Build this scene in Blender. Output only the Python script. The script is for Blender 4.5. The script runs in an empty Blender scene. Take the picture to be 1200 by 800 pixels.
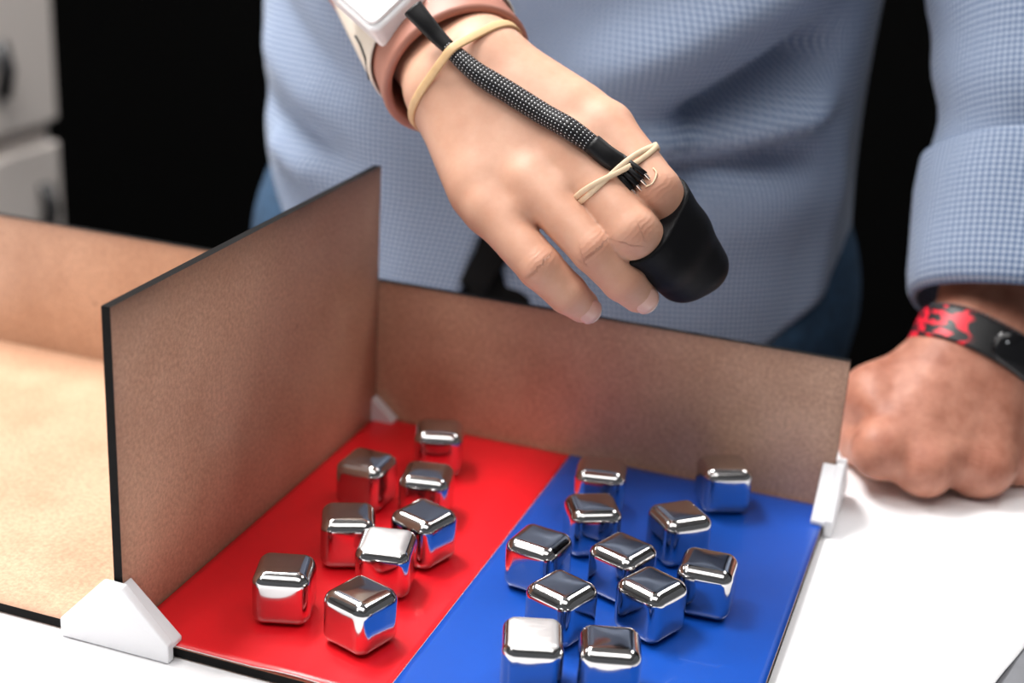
import bpy, bmesh, math, random
import numpy as np
from mathutils import Vector, Matrix

random.seed(4)
rng = np.random.default_rng(7)
scene = bpy.context.scene
COL = scene.collection

# ------------------------------------------------------------------ camera
CP = np.array([0.32191, -0.71800, 0.35202])
RR = np.array([0.939458, 0.33839207, 0.05393954])
UU = np.array([-0.16919239, 0.32119405, 0.93177697])
FW = np.array([-0.29798088, 0.88449149, -0.35900168])
FPX = 1741.87
cam_d = bpy.data.cameras.new('camera')
cam_d.sensor_width = 36.0
cam_d.lens = FPX / 1200 * 36.0
cam_d.clip_start = 0.02
cam_d.clip_end = 50
cam_d.dof.use_dof = True
cam_d.dof.focus_distance = 0.645
cam_d.dof.aperture_fstop = 5.0
cam = bpy.data.objects.new('camera', cam_d)
COL.objects.link(cam)
M = Matrix.Identity(4)
for i in range(3):
    M[i][0], M[i][1], M[i][2], M[i][3] = RR[i], UU[i], -FW[i], CP[i]
cam.matrix_world = M
scene.camera = cam

# ------------------------------------------------------------------ light
FLOOR_Z, CEIL_Z, BACK_Y, LEFT_X = -0.82, 1.85, 1.95, -1.75
w = bpy.data.worlds.new('room_ambience')
scene.world = w
w.use_nodes = True
w.node_tree.nodes['Background'].inputs[0].default_value = (0.92, 0.95, 1.0, 1)
w.node_tree.nodes['Background'].inputs[1].default_value = 0.085
LIGHTS = [  # centre x, y, size x, size y, watts : ceiling LED panels, the last an added fill
    (-0.80, 0.20, 0.6, 1.2, 50.0),
    (-0.85, -1.50, 0.6, 1.2, 5.0),
    (0.15, -1.00, 2.0, 0.9, 12.0),
    (-2.20, 0.20, 0.6, 1.2, 12.0),
    (0.95, 1.05, 0.6, 1.2, 14.0),  # added fill panel, no known lamp; brightens the cabinet front
]
for lx, ly, sx, sy, pw in LIGHTS:
    ld = bpy.data.lights.new('ceiling_panel_light', 'AREA')
    ld.shape = 'RECTANGLE'
    ld.size, ld.size_y, ld.energy = sx, sy, pw
    ld.color = (1.0, 0.975, 0.95)
    lo = bpy.data.objects.new('ceiling_panel_light', ld)
    lo.location = (lx, ly, CEIL_Z - 0.025)
    COL.objects.link(lo)
vs = scene.view_settings
vs.view_transform = 'Standard'
vs.look = 'None'
vs.gamma = 1.0
vs.exposure = 0.75
vs.use_curve_mapping = False


# ------------------------------------------------------------------ helpers
def at(px, py, d):
    return CP + d * ((px - 600) / FPX * RR - (py - 400) / FPX * UU + FW)


def nrm(v):
    v = np.asarray(v, float)
    return v / (np.linalg.norm(v) + 1e-12)


def link(o, parent=None):
    COL.objects.link(o)
    if parent is not None:
        o.parent = parent
    return o


def mesh_obj(name, verts, faces, mat, parent=None, smooth=True, uvs=None):
    me = bpy.data.meshes.new(name)
    me.from_pydata([tuple(map(float, v)) for v in verts], [], [tuple(map(int, f)) for f in faces])
    if uvs is not None:
        ul = me.uv_layers.new(name='UVMap')
        li = np.zeros(len(me.loops), int)
        me.loops.foreach_get('vertex_index', li)
        ul.data.foreach_set('uv', np.asarray(uvs, np.float32)[li].ravel())
    if mat is not None:
        me.materials.append(mat)
    if smooth:
        me.polygons.foreach_set('use_smooth', [True] * len(me.polygons))
    me.update()
    o = bpy.data.objects.new(name, me)
    return link(o, parent)


def bm_obj(name, bm, mat, parent=None, smooth=False):
    me = bpy.data.meshes.new(name)
    bmesh.ops.recalc_face_normals(bm, faces=bm.faces)
    bm.to_mesh(me)
    bm.free()
    me.materials.append(mat)
    if smooth:
        me.polygons.foreach_set('use_smooth', [True] * len(me.polygons))
    o = bpy.data.objects.new(name, me)
    return link(o, parent)


def box(name, lo, hi, mat, parent=None, bev=0.0, seg=2):
    bm = bmesh.new()
    bmesh.ops.create_cube(bm, size=1.0)
    lo, hi = np.array(lo, float), np.array(hi, float)
    for v in bm.verts:
        c = np.array(v.co) + 0.5
        v.co = Vector(lo + c * (hi - lo))
    if bev:
        bmesh.ops.bevel(bm, geom=list(bm.edges), offset=bev, segments=seg, affect='EDGES', profile=0.5)
    return bm_obj(name, bm, mat, parent)


def empty(name, loc=(0, 0, 0)):
    o = bpy.data.objects.new(name, None)
    o.location = loc
    o.empty_display_size = 0.02
    return link(o)


def tag(o, label=None, cat=None, group=None, kind=None):
    if label:
        o['label'] = label
    if cat:
        o['category'] = cat
    if group:
        o['group'] = group
    if kind:
        o['kind'] = kind
    return o


def catmull(P, n):
    P = np.asarray(P, float)
    Q = np.vstack([2 * P[0] - P[1], P, 2 * P[-1] - P[-2]])
    out = []
    for i in range(len(P) - 1):
        p0, p1, p2, p3 = Q[i:i + 4]
        for t in np.linspace(0, 1, n, endpoint=False):
            out.append(0.5 * (2 * p1 + (p2 - p0) * t + (2 * p0 - 5 * p1 + 4 * p2 - p3) * t * t + (3 * p1 - p0 - 3 * p2 + p3) * t ** 3))
    out.append(P[-1])
    return np.array(out)


def frames(P, ref, closed=False):
    """tangent, side, normal; the normal stays close to ref (vector or one per point)"""
    P = np.asarray(P, float)
    if closed:
        T = np.roll(P, -1, 0) - np.roll(P, 1, 0)
    else:
        T = np.gradient(P, axis=0)
    T /= np.linalg.norm(T, axis=1)[:, None] + 1e-12
    ref = np.broadcast_to(np.asarray(ref, float), P.shape)
    S = np.cross(T, ref)
    S /= np.linalg.norm(S, axis=1)[:, None] + 1e-12
    N = np.cross(S, T)
    return T, S, N


def sweep(name, P, ref, ra, rb, mat, parent=None, seg=16, closed=False, cap=True, sq=2.0, uvs=True):
    """sweep of a (super)ellipse with half-sizes ra (side) and rb (normal)"""
    P = np.asarray(P, float)
    n = len(P)
    T, S, N = frames(P, ref, closed)
    ra = np.broadcast_to(np.asarray(ra, float), (n,))
    rb = np.broadcast_to(np.asarray(rb, float), (n,))
    th = np.linspace(0, 2 * np.pi, seg, endpoint=False)
    c = np.sign(np.cos(th)) * np.abs(np.cos(th)) ** (2 / sq)
    s = np.sign(np.sin(th)) * np.abs(np.sin(th)) ** (2 / sq)
    V = P[:, None] + S[:, None] * (ra[:, None] * c)[..., None] + N[:, None] * (rb[:, None] * s)[..., None]
    L = np.concatenate([[0], np.cumsum(np.linalg.norm(np.diff(P, axis=0), axis=1))])
    uv = np.stack(np.broadcast_arrays((th / (2 * np.pi))[None, :], L[:, None]), -1).reshape(-1, 2)
    V = V.reshape(-1, 3)
    F = []
    m = n if closed else n - 1
    for i in range(m):
        a, b = i * seg, ((i + 1) % n) * seg
        for j in range(seg):
            k = (j + 1) % seg
            F.append((a + j, a + k, b + k, b + j))
    if cap and not closed:
        F.append(tuple(range(seg))[::-1])
        F.append(tuple(range((n - 1) * seg, n * seg)))
    return mesh_obj(name, V, F, mat, parent, True, uv if uvs else None)


# ------------------------------------------------------------------ materials
def new_mat(name):
    m = bpy.data.materials.new(name)
    m.use_nodes = True
    nt = m.node_tree
    b = nt.nodes['Principled BSDF']
    return m, nt, b


def N_(nt, t, **kw):
    n = nt.nodes.new(t)
    for k, v in kw.items():
        setattr(n, k, v)
    return n


def set_in(n, **kw):
    for k, v in kw.items():
        n.inputs[k.replace('_', ' ')].default_value = v


def simple(name, col, rough=0.5, metal=0.0, noise=0.0, nscale=60.0, bump=0.0, bscale=300.0, spec=0.5, sub=0.0, coat=0.0):
    m, nt, b = new_mat(name)
    b.inputs['Base Color'].default_value = (*col, 1)
    b.inputs['Roughness'].default_value = rough
    b.inputs['Metallic'].default_value = metal
    b.inputs['Specular IOR Level'].default_value = spec
    if coat:
        b.inputs['Coat Weight'].default_value = coat
    if sub:
        b.inputs['Subsurface Weight'].default_value = sub
        b.inputs['Subsurface Radius'].default_value = (1.0, 0.35, 0.2)
        b.inputs['Subsurface Scale'].default_value = 0.004
    tc = N_(nt, 'ShaderNodeTexCoord')
    if noise:
        nz = N_(nt, 'ShaderNodeTexNoise')
        set_in(nz, Scale=nscale, Detail=6.0, Roughness=0.6)
        nt.links.new(tc.outputs['Object'], nz.inputs['Vector'])
        cr = N_(nt, 'ShaderNodeValToRGB')
        cr.color_ramp.elements[0].position = 0.3
        cr.color_ramp.elements[1].position = 0.7
        cr.color_ramp.elements[0].color = (*[c * (1 - noise) for c in col], 1)
        cr.color_ramp.elements[1].color = (*[min(1, c * (1 + noise)) for c in col], 1)
        nt.links.new(nz.outputs['Fac'], cr.inputs['Fac'])
        nt.links.new(cr.outputs['Color'], b.inputs['Base Color'])
    if bump:
        nb = N_(nt, 'ShaderNodeTexNoise')
        set_in(nb, Scale=bscale, Detail=4.0)
        nt.links.new(tc.outputs['Object'], nb.inputs['Vector'])
        bp = N_(nt, 'ShaderNodeBump')
        set_in(bp, Strength=bump, Distance=0.0005)
        nt.links.new(nb.outputs['Fac'], bp.inputs['Height'])
        nt.links.new(bp.outputs['Normal'], b.inputs['Normal'])
    return m


def mdf_material(name):
    m, nt, b = new_mat(name)
    tc = N_(nt, 'ShaderNodeTexCoord')
    big = N_(nt, 'ShaderNodeTexNoise'); set_in(big, Scale=14.0, Detail=5.0, Roughness=0.62)
    fine = N_(nt, 'ShaderNodeTexNoise'); set_in(fine, Scale=480.0, Detail=3.0, Roughness=0.7)
    for n in (big, fine):
        nt.links.new(tc.outputs['Object'], n.inputs['Vector'])
    r1 = N_(nt, 'ShaderNodeValToRGB')
    r1.color_ramp.elements[0].position, r1.color_ramp.elements[1].position = 0.3, 0.72
    r1.color_ramp.elements[0].color = (0.49, 0.275, 0.17, 1)
    r1.color_ramp.elements[1].color = (0.67, 0.42, 0.285, 1)
    nt.links.new(big.outputs['Fac'], r1.inputs['Fac'])
    r2 = N_(nt, 'ShaderNodeValToRGB')
    r2.color_ramp.elements[0].position, r2.color_ramp.elements[1].position = 0.32, 0.66
    r2.color_ramp.elements[0].color = (0.77, 0.75, 0.74, 1)
    r2.color_ramp.elements[1].color = (1.12, 1.12, 1.12, 1)
    nt.links.new(fine.outputs['Fac'], r2.inputs['Fac'])
    mx = N_(nt, 'ShaderNodeMixRGB', blend_type='MULTIPLY'); mx.inputs['Fac'].default_value = 1.0
    nt.links.new(r1.outputs['Color'], mx.inputs[1]); nt.links.new(r2.outputs['Color'], mx.inputs[2])
    # sparse dark specks in the board
    vo = N_(nt, 'ShaderNodeTexVoronoi'); set_in(vo, Scale=26.0)
    nt.links.new(tc.outputs['Object'], vo.inputs['Vector'])
    r3 = N_(nt, 'ShaderNodeValToRGB')
    r3.color_ramp.elements[0].position, r3.color_ramp.elements[1].position = 0.02, 0.05
    r3.color_ramp.elements[0].color = (0.35, 0.3, 0.28, 1)
    nt.links.new(vo.outputs['Distance'], r3.inputs['Fac'])
    m2 = N_(nt, 'ShaderNodeMixRGB', blend_type='MULTIPLY'); m2.inputs['Fac'].default_value = 0.7
    nt.links.new(mx.outputs[0], m2.inputs[1]); nt.links.new(r3.outputs['Color'], m2.inputs[2])
    # scorched rim left by the laser: vertex attribute
    at_ = N_(nt, 'ShaderNodeAttribute', attribute_name='scorch')
    m3 = N_(nt, 'ShaderNodeMixRGB', blend_type='MIX')
    m3.inputs[2].default_value = (0.09, 0.045, 0.028, 1)
    nn = N_(nt, 'ShaderNodeMath', operation='MULTIPLY_ADD')
    nt.links.new(big.outputs['Fac'], nn.inputs[0]); nn.inputs[1].default_value = 1.1; nn.inputs[2].default_value = 0.15
    n2 = N_(nt, 'ShaderNodeMath', operation='MULTIPLY')
    nt.links.new(at_.outputs['Fac'], n2.inputs[0]); nt.links.new(nn.outputs[0], n2.inputs[1])
    nt.links.new(n2.outputs[0], m3.inputs['Fac'])
    nt.links.new(m2.outputs[0], m3.inputs[1])
    nt.links.new(m3.outputs[0], b.inputs['Base Color'])
    b.inputs['Roughness'].default_value = 0.42
    bp = N_(nt, 'ShaderNodeBump'); set_in(bp, Strength=0.12, Distance=0.0004)
    nt.links.new(fine.outputs['Fac'], bp.inputs['Height'])
    nt.links.new(bp.outputs['Normal'], b.inputs['Normal'])
    return m


def gingham_material(name, period=0.0034):
    m, nt, b = new_mat(name)
    uv = N_(nt, 'ShaderNodeUVMap', uv_map='UVMap')
    sep = N_(nt, 'ShaderNodeSeparateXYZ')
    nt.links.new(uv.outputs['UV'], sep.inputs[0])
    outs = []
    for ax in ('X', 'Y'):
        mul = N_(nt, 'ShaderNodeMath', operation='MULTIPLY'); mul.inputs[1].default_value = 2 * math.pi / period
        nt.links.new(sep.outputs[ax], mul.inputs[0])
        sn = N_(nt, 'ShaderNodeMath', operation='SINE'); nt.links.new(mul.outputs[0], sn.inputs[0])
        mr = N_(nt, 'ShaderNodeMapRange'); mr.inputs['From Min'].default_value = -0.25; mr.inputs['From Max'].default_value = 0.25
        nt.links.new(sn.outputs[0], mr.inputs['Value'])
        outs.append(mr)
    ad = N_(nt, 'ShaderNodeMath', operation='ADD')
    nt.links.new(outs[0].outputs[0], ad.inputs[0]); nt.links.new(outs[1].outputs[0], ad.inputs[1])
    hf = N_(nt, 'ShaderNodeMath', operation='MULTIPLY'); hf.inputs[1].default_value = 0.5
    nt.links.new(ad.outputs[0], hf.inputs[0])
    cr = N_(nt, 'ShaderNodeValToRGB')
    cr.color_ramp.elements[0].color = (0.47, 0.525, 0.635, 1)
    cr.color_ramp.elements[1].color = (0.08, 0.13, 0.25, 1)
    e = cr.color_ramp.elements.new(0.5); e.color = (0.20, 0.27, 0.395, 1)
    nt.links.new(hf.outputs[0], cr.inputs['Fac'])
    nt.links.new(cr.outputs['Color'], b.inputs['Base Color'])
    b.inputs['Roughness'].default_value = 0.75
    b.inputs['Specular IOR Level'].default_value = 0.25
    b.inputs['Sheen Weight'].default_value = 0.15
    tc = N_(nt, 'ShaderNodeTexCoord')
    nz = N_(nt, 'ShaderNodeTexNoise'); set_in(nz, Scale=30.0, Detail=3.0)
    nt.links.new(tc.outputs['Object'], nz.inputs['Vector'])
    bp = N_(nt, 'ShaderNodeBump'); set_in(bp, Strength=0.35, Distance=0.004)
    nt.links.new(nz.outputs['Fac'], bp.inputs['Height'])
    nt.links.new(bp.outputs['Normal'], b.inputs['Normal'])
    return m


def skin_material(name, c_lo, c_hi, c_joint, nscale, rough, wrinkle, pore):
    m, nt, b = new_mat(name)
    tc = N_(nt, 'ShaderNodeTexCoord')
    nz = N_(nt, 'ShaderNodeTexNoise'); set_in(nz, Scale=nscale, Detail=5.0, Roughness=0.6)
    nt.links.new(tc.outputs['Object'], nz.inputs['Vector'])
    cr = N_(nt, 'ShaderNodeValToRGB')
    cr.color_ramp.elements[0].position, cr.color_ramp.elements[1].position = 0.3, 0.7
    cr.color_ramp.elements[0].color = (*c_lo, 1)
    cr.color_ramp.elements[1].color = (*c_hi, 1)
    nt.links.new(nz.outputs['Fac'], cr.inputs['Fac'])
    am = N_(nt, 'ShaderNodeAttribute', attribute_name='crease_m')
    atn = N_(nt, 'ShaderNodeAttribute', attribute_name='crease_t')
    mx = N_(nt, 'ShaderNodeMixRGB', blend_type='MIX')
    mx.inputs[2].default_value = (*c_joint, 1)
    fm = N_(nt, 'ShaderNodeMath', operation='MULTIPLY'); fm.inputs[1].default_value = 0.38
    nt.links.new(am.outputs['Fac'], fm.inputs[0])
    nt.links.new(fm.outputs[0], mx.inputs['Fac'])
    nt.links.new(cr.outputs['Color'], mx.inputs[1])
    nt.links.new(mx.outputs[0], b.inputs['Base Color'])
    b.inputs['Roughness'].default_value = rough
    b.inputs['Specular IOR Level'].default_value = 0.4
    b.inputs['Subsurface Weight'].default_value = 0.18
    b.inputs['Subsurface Radius'].default_value = (1.0, 0.4, 0.25)
    b.inputs['Subsurface Scale'].default_value = 0.004
    # joint wrinkles: waves along the finger, bent by noise
    n3 = N_(nt, 'ShaderNodeTexNoise'); set_in(n3, Scale=170.0, Detail=2.0)
    nt.links.new(tc.outputs['Object'], n3.inputs['Vector'])
    ph = N_(nt, 'ShaderNodeMath', operation='MULTIPLY_ADD'); ph.inputs[1].default_value = 2600.0
    nt.links.new(atn.outputs['Fac'], ph.inputs[0])
    nn = N_(nt, 'ShaderNodeMath', operation='MULTIPLY'); nn.inputs[1].default_value = 9.0
    nt.links.new(n3.outputs['Fac'], nn.inputs[0]); nt.links.new(nn.outputs[0], ph.inputs[2])
    sn = N_(nt, 'ShaderNodeMath', operation='SINE'); nt.links.new(ph.outputs[0], sn.inputs[0])
    wv = N_(nt, 'ShaderNodeMath', operation='MULTIPLY'); nt.links.new(sn.outputs[0], wv.inputs[0]); nt.links.new(am.outputs['Fac'], wv.inputs[1])
    po = N_(nt, 'ShaderNodeTexNoise'); set_in(po, Scale=420.0, Detail=3.0)
    nt.links.new(tc.outputs['Object'], po.inputs['Vector'])
    pm = N_(nt, 'ShaderNodeMath', operation='MULTIPLY_ADD'); pm.inputs[1].default_value = pore
    nt.links.new(po.outputs['Fac'], pm.inputs[0])
    ws = N_(nt, 'ShaderNodeMath', operation='MULTIPLY'); ws.inputs[1].default_value = wrinkle
    nt.links.new(wv.outputs[0], ws.inputs[0]); nt.links.new(ws.outputs[0], pm.inputs[2])
    bp = N_(nt, 'ShaderNodeBump'); set_in(bp, Strength=1.0, Distance=0.0003)
    nt.links.new(pm.outputs[0], bp.inputs['Height'])
    nt.links.new(bp.outputs['Normal'], b.inputs['Normal'])
    return m


def braid_material(name):
    m, nt, b = new_mat(name)
    uv = N_(nt, 'ShaderNodeUVMap', uv_map='UVMap')
    sep = N_(nt, 'ShaderNodeSeparateXYZ'); nt.links.new(uv.outputs['UV'], sep.inputs[0])
    a = N_(nt, 'ShaderNodeMath', operation='MULTIPLY'); a.inputs[1].default_value = 2 * math.pi * 9
    nt.links.new(sep.outputs['X'], a.inputs[0])
    v = N_(nt, 'ShaderNodeMath', operation='MULTIPLY'); v.inputs[1].default_value = 2 * math.pi / 0.0040
    nt.links.new(sep.outputs['Y'], v.inputs[0])
    p = N_(nt, 'ShaderNodeMath', operation='ADD'); q = N_(nt, 'ShaderNodeMath', operation='SUBTRACT')
    for n in (p, q):
        nt.links.new(a.outputs[0], n.inputs[0]); nt.links.new(v.outputs[0], n.inputs[1])
    s1 = N_(nt, 'ShaderNodeMath', operation='SINE'); nt.links.new(p.outputs[0], s1.inputs[0])
    s2 = N_(nt, 'ShaderNodeMath', operation='SINE'); nt.links.new(q.outputs[0], s2.inputs[0])
    pr = N_(nt, 'ShaderNodeMath', operation='MULTIPLY'); nt.links.new(s1.outputs[0], pr.inputs[0]); nt.links.new(s2.outputs[0], pr.inputs[1])
    mr = N_(nt, 'ShaderNodeMapRange'); mr.inputs['From Min'].default_value = 0.74; mr.inputs['From Max'].default_value = 0.9
    nt.links.new(pr.outputs[0], mr.inputs['Value'])
    mx = N_(nt, 'ShaderNodeMixRGB')
    mx.inputs[1].default_value = (0.006, 0.006, 0.007, 1); mx.inputs[2].default_value = (0.85, 0.85, 0.88, 1)
    nt.links.new(mr.outputs[0], mx.inputs['Fac'])
    nt.links.new(mx.outputs[0], b.inputs['Base Color'])
    b.inputs['Roughness'].default_value = 0.45
    b.inputs['Specular IOR Level'].default_value = 0.2
    bp = N_(nt, 'ShaderNodeBump'); set_in(bp, Strength=0.4, Distance=0.0004)
    nt.links.new(pr.outputs[0], bp.inputs['Height'])
    nt.links.new(bp.outputs['Normal'], b.inputs['Normal'])
    return m


def band_pattern_material(name):
    """black rubber strap with a red printed zigzag pattern at one stretch of it"""
    m, nt, b = new_mat(name)
    uv = N_(nt, 'ShaderNodeUVMap', uv_map='UVMap')
    sep = N_(nt, 'ShaderNodeSeparateXYZ'); nt.links.new(uv.outputs['UV'], sep.inputs[0])
    mp = N_(nt, 'ShaderNodeMapping'); set_in(mp, Scale=(150.0, 150.0, 330.0), Rotation=(0.0, 0.5, 0.0))
    tcb = N_(nt, 'ShaderNodeTexCoord')
    nt.links.new(tcb.outputs['Object'], mp.inputs['Vector'])
    nz = N_(nt, 'ShaderNodeTexNoise'); set_in(nz, Scale=1.0, Detail=0.0)
    nt.links.new(mp.outputs[0], nz.inputs['Vector'])
    th = N_(nt, 'ShaderNodeMath', operation='GREATER_THAN'); th.inputs[1].default_value = 0.50
    nt.links.new(nz.outputs['Fac'], th.inputs[0])
    at_ = N_(nt, 'ShaderNodeAttribute', attribute_name='print_mask')
    ml = N_(nt, 'ShaderNodeMath', operation='MULTIPLY')
    nt.links.new(th.outputs[0], ml.inputs[0]); nt.links.new(at_.outputs['Fac'], ml.inputs[1])
    mx = N_(nt, 'ShaderNodeMixRGB')
    mx.inputs[1].default_value = (0.008, 0.008, 0.009, 1); mx.inputs[2].default_value = (0.80, 0.012, 0.035, 1)
    nt.links.new(ml.outputs[0], mx.inputs['Fac']); nt.links.new(mx.outputs[0], b.inputs['Base Color'])
    b.inputs['Roughness'].default_value = 0.45
    return m


MAT = dict(
    mdf=mdf_material('mdf_board'),
    burnt=simple('burnt_board_edge', (0.005, 0.0045, 0.0045), 0.7, noise=0.4, nscale=200, spec=0.12),
    plastic=simple('white_printed_plastic', (0.80, 0.80, 0.82), 0.42, bump=0.25, bscale=500),
    cloth=simple('white_table_sheet', (0.90, 0.90, 0.92), 0.6, bump=0.1, bscale=900),
    tabletop=simple('grey_laminate', (0.16, 0.165, 0.18), 0.5, noise=0.1),
    metal_leg=simple('dark_metal', (0.05, 0.05, 0.055), 0.4, metal=0.6),
    red=simple('red_printed_paper', (0.78, 0.006, 0.014), 0.36, noise=0.04, nscale=25, bump=0.05, bscale=60, coat=0.15),
    blue=simple('blue_printed_paper', (0.002, 0.066, 0.40), 0.36, noise=0.04, nscale=25, bump=0.05, bscale=60, coat=0.15),
    paper=simple('white_paper_edge', (0.8, 0.79, 0.77), 0.6),
    shirt=gingham_material('blue_gingham_cotton'),
    button=simple('pearl_button', (0.75, 0.77, 0.82), 0.25),
    denim=simple('dark_blue_denim', (0.022, 0.062, 0.125), 0.85, noise=0.35, nscale=120, bump=0.3, bscale=900),
    black_cloth=simple('black_webbing', (0.004, 0.004, 0.0045), 0.7, bump=0.2, bscale=1200, spec=0.1),
    skin_a=skin_material('glove_skin', (0.57, 0.297, 0.196), (0.67, 0.385, 0.270), (0.51, 0.205, 0.13), 45.0, 0.54, 0.15, 0.15),
    skin_b=skin_material('tanned_skin', (0.36, 0.132, 0.082), (0.58, 0.27, 0.185), (0.44, 0.14, 0.09), 75.0, 0.5, 0.35, 0.7),
    nail=simple('fingernail', (0.74, 0.44, 0.35), 0.28, coat=0.2),
    nail_rim=simple('fingernail_rim', (0.92, 0.76, 0.66), 0.3),
    cuff=simple('salmon_silicone', (0.41, 0.175, 0.125), 0.5, noise=0.05, nscale=20),
    cap=simple('black_stretch_fabric', (0.005, 0.005, 0.006), 0.55, bump=0.25, bscale=1500, spec=0.12),
    braid=braid_material('black_braided_mesh'),
    shrink=simple('black_heat_shrink', (0.006, 0.006, 0.007), 0.45, bump=0.1, bscale=400, spec=0.25),
    wire=simple('bare_tinned_wire', (0.85, 0.75, 0.68), 0.25, metal=1.0),
    rubber=simple('tan_rubber', (0.72, 0.47, 0.24), 0.5, noise=0.08, nscale=200),
    rubber_pale=simple('pale_rubber', (0.80, 0.60, 0.40), 0.5, noise=0.08, nscale=200),
    device=simple('white_glossy_plastic', (0.82, 0.82, 0.83), 0.3),
    strap=simple('cream_strap', (0.78, 0.72, 0.62), 0.7, bump=0.3, bscale=900),
    steel=None,
    bandprint=band_pattern_material('black_red_strap'),
    gloss_black=simple('gloss_black', (0.006, 0.006, 0.007), 0.16),
    bead=simple('steel_bead', (0.12, 0.12, 0.13), 0.25, metal=1.0),
    led=simple('white_sensor_dot', (0.8, 0.85, 0.9), 0.3),
    cabinet=simple('grey_lacquer', (0.74, 0.68, 0.64), 0.5),
    handle=simple('dark_handle', (0.02, 0.02, 0.022), 0.4),
    wall_dark=simple('black_wall', (0.0018, 0.0018, 0.0018), 0.95, spec=0.03),
    wall_grey=simple('grey_wall', (0.35, 0.34, 0.33), 0.8),
    floor=simple('dark_floor', (0.035, 0.035, 0.037), 0.6, noise=0.15, nscale=8),
    ceiling=simple('white_ceiling', (0.7, 0.7, 0.7), 0.8),
)


def steel_material(name='polished_steel', r0=0.06, r1=0.13):
    m, nt, b = new_mat(name)
    tc = N_(nt, 'ShaderNodeTexCoord')
    mp = N_(nt, 'ShaderNodeMapping'); set_in(mp, Scale=(1.0, 9.0, 9.0))
    nt.links.new(tc.outputs['Object'], mp.inputs['Vector'])
    nz = N_(nt, 'ShaderNodeTexNoise'); set_in(nz, Scale=160.0, Detail=4.0)
    nt.links.new(mp.outputs[0], nz.inputs['Vector'])
    mr = N_(nt, 'ShaderNodeMapRange'); mr.inputs['To Min'].default_value = r0; mr.inputs['To Max'].default_value = r1
    nt.links.new(nz.outputs['Fac'], mr.inputs['Value'])
    nt.links.new(mr.outputs[0], b.inputs['Roughness'])
    b.inputs['Metallic'].default_value = 1.0
    b.inputs['Base Color'].default_value = (0.58, 0.57, 0.57, 1)
    return m


MAT['steel'] = steel_material()
MAT['steel_brushed'] = steel_material('brushed_steel', 0.34, 0.62)

# ------------------------------------------------------------------ room
tag(box('floor', (-3.2, -3.0, FLOOR_Z - 0.05), (3.0, BACK_Y + 0.1, FLOOR_Z), MAT['floor']), kind='structure')
tag(box('ceiling', (-3.2, -3.0, CEIL_Z), (3.0, BACK_Y + 0.1, CEIL_Z + 0.05), MAT['ceiling']), kind='structure')
tag(box('wall_back', (-3.2, BACK_Y, FLOOR_Z), (3.0, BACK_Y + 0.1, CEIL_Z), MAT['wall_dark']), kind='structure')
tag(box('wall_left', (-3.3, -3.0, FLOOR_Z), (-3.2, BACK_Y + 0.1, CEIL_Z), MAT['wall_grey']), kind='structure')
for i, (lx, ly, sx, sy, pw) in enumerate(LIGHTS):
    f = empty('ceiling_light', (lx, ly, CEIL_Z - 0.02))
    bm = bmesh.new()
    for (x0, x1, y0, y1) in ((-sx / 2 - .02, -sx / 2, -sy / 2 - .02, sy / 2 + .02), (sx / 2, sx / 2 + .02, -sy / 2 - .02, sy / 2 + .02),
                             (-sx / 2, sx / 2, -sy / 2 - .02, -sy / 2), (-sx / 2, sx / 2, sy / 2, sy / 2 + .02)):
        mt = Matrix.Translation(((x0 + x1) / 2, (y0 + y1) / 2, 0)) @ Matrix.Diagonal((x1 - x0, y1 - y0, 0.04, 1))
        bmesh.ops.create_cube(bm, size=1.0, matrix=mt)
    bm_obj('frame', bm, MAT['plastic'], f)
    tag(f, ('white framed ceiling light panel between the cabinet and the person', 'white framed ceiling light panel farthest from the black wall',
            'wide white framed ceiling light panel over the front of the table', 'white framed ceiling light panel beyond the cabinet by the grey wall',
            'added white framed fill light panel behind the person, brightening the cabinet')[i], 'ceiling light', 'ceiling light panels')

# cabinet along the left side of the room; its drawer fronts face +X
cab = empty('cabinet', (-1.22, 0.55, FLOOR_Z))
tag(cab, 'grey lacquered cabinet with drawers standing before the black wall', 'cabinet')


def cbox(name, lo, hi, mat, parent, bev=0.0):
    o = box(name, lo, hi, mat, None, bev)
    o.parent = parent
    o.matrix_parent_inverse = Matrix.Translation(parent.location).inverted()
    return o


XF = -0.94
cbox('cabinet_body', (XF - 0.55, 0.05, FLOOR_Z), (XF - 0.02, 1.0, 0.16), MAT['cabinet'], cab, 0.004)
for z0, z1 in ((FLOOR_Z + 0.06, -0.165), (-0.135, 0.145)):
    for y0, y1 in ((0.06, 0.52), (0.53, 0.992)):
        dr = cbox('drawer_front', (XF - 0.018, y0, z0), (XF + 0.004, y1, z1), MAT['cabinet'], cab, 0.004)
        hz = z1 - 0.085 if z1 < 0 else (z0 + z1) / 2
        hy = 0.945 if y0 > 0.5 else y1 - 0.06
        if z1 > 0:
            hy = 0.87 if y0 > 0.5 else 0.4; hz = -0.045
        h = sweep('handle', [(XF + 0.012, hy, hz + 0.035), (XF + 0.020, hy, hz), (XF + 0.012, hy, hz - 0.035)], (1, 0, 0), 0.011, 0.010, MAT['handle'], None, 12)
        h.parent = dr

# ------------------------------------------------------------------ table
TB = -0.0045      # height of the sheet: underside of the box
tbl = empty('table', (0.0, -0.45, FLOOR_Z))
tag(tbl, 'grey laminate table carrying the box and the white sheet', 'table')
for nm, lo, hi, mt, bv in (('table_top', (-0.86, -1.05, TB - 0.030), (0.85, 0.13, TB - 0.0024), 'tabletop', 0.002),):
    cbox(nm, lo, hi, MAT[mt], tbl, bv)
for lx in (-0.83, 0.76):
    for ly in (-1.0, 0.04):
        cbox('leg', (lx, ly, FLOOR_Z), (lx + 0.05, ly + 0.05, TB - 0.030), MAT['metal_leg'], tbl, 0.003)


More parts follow.
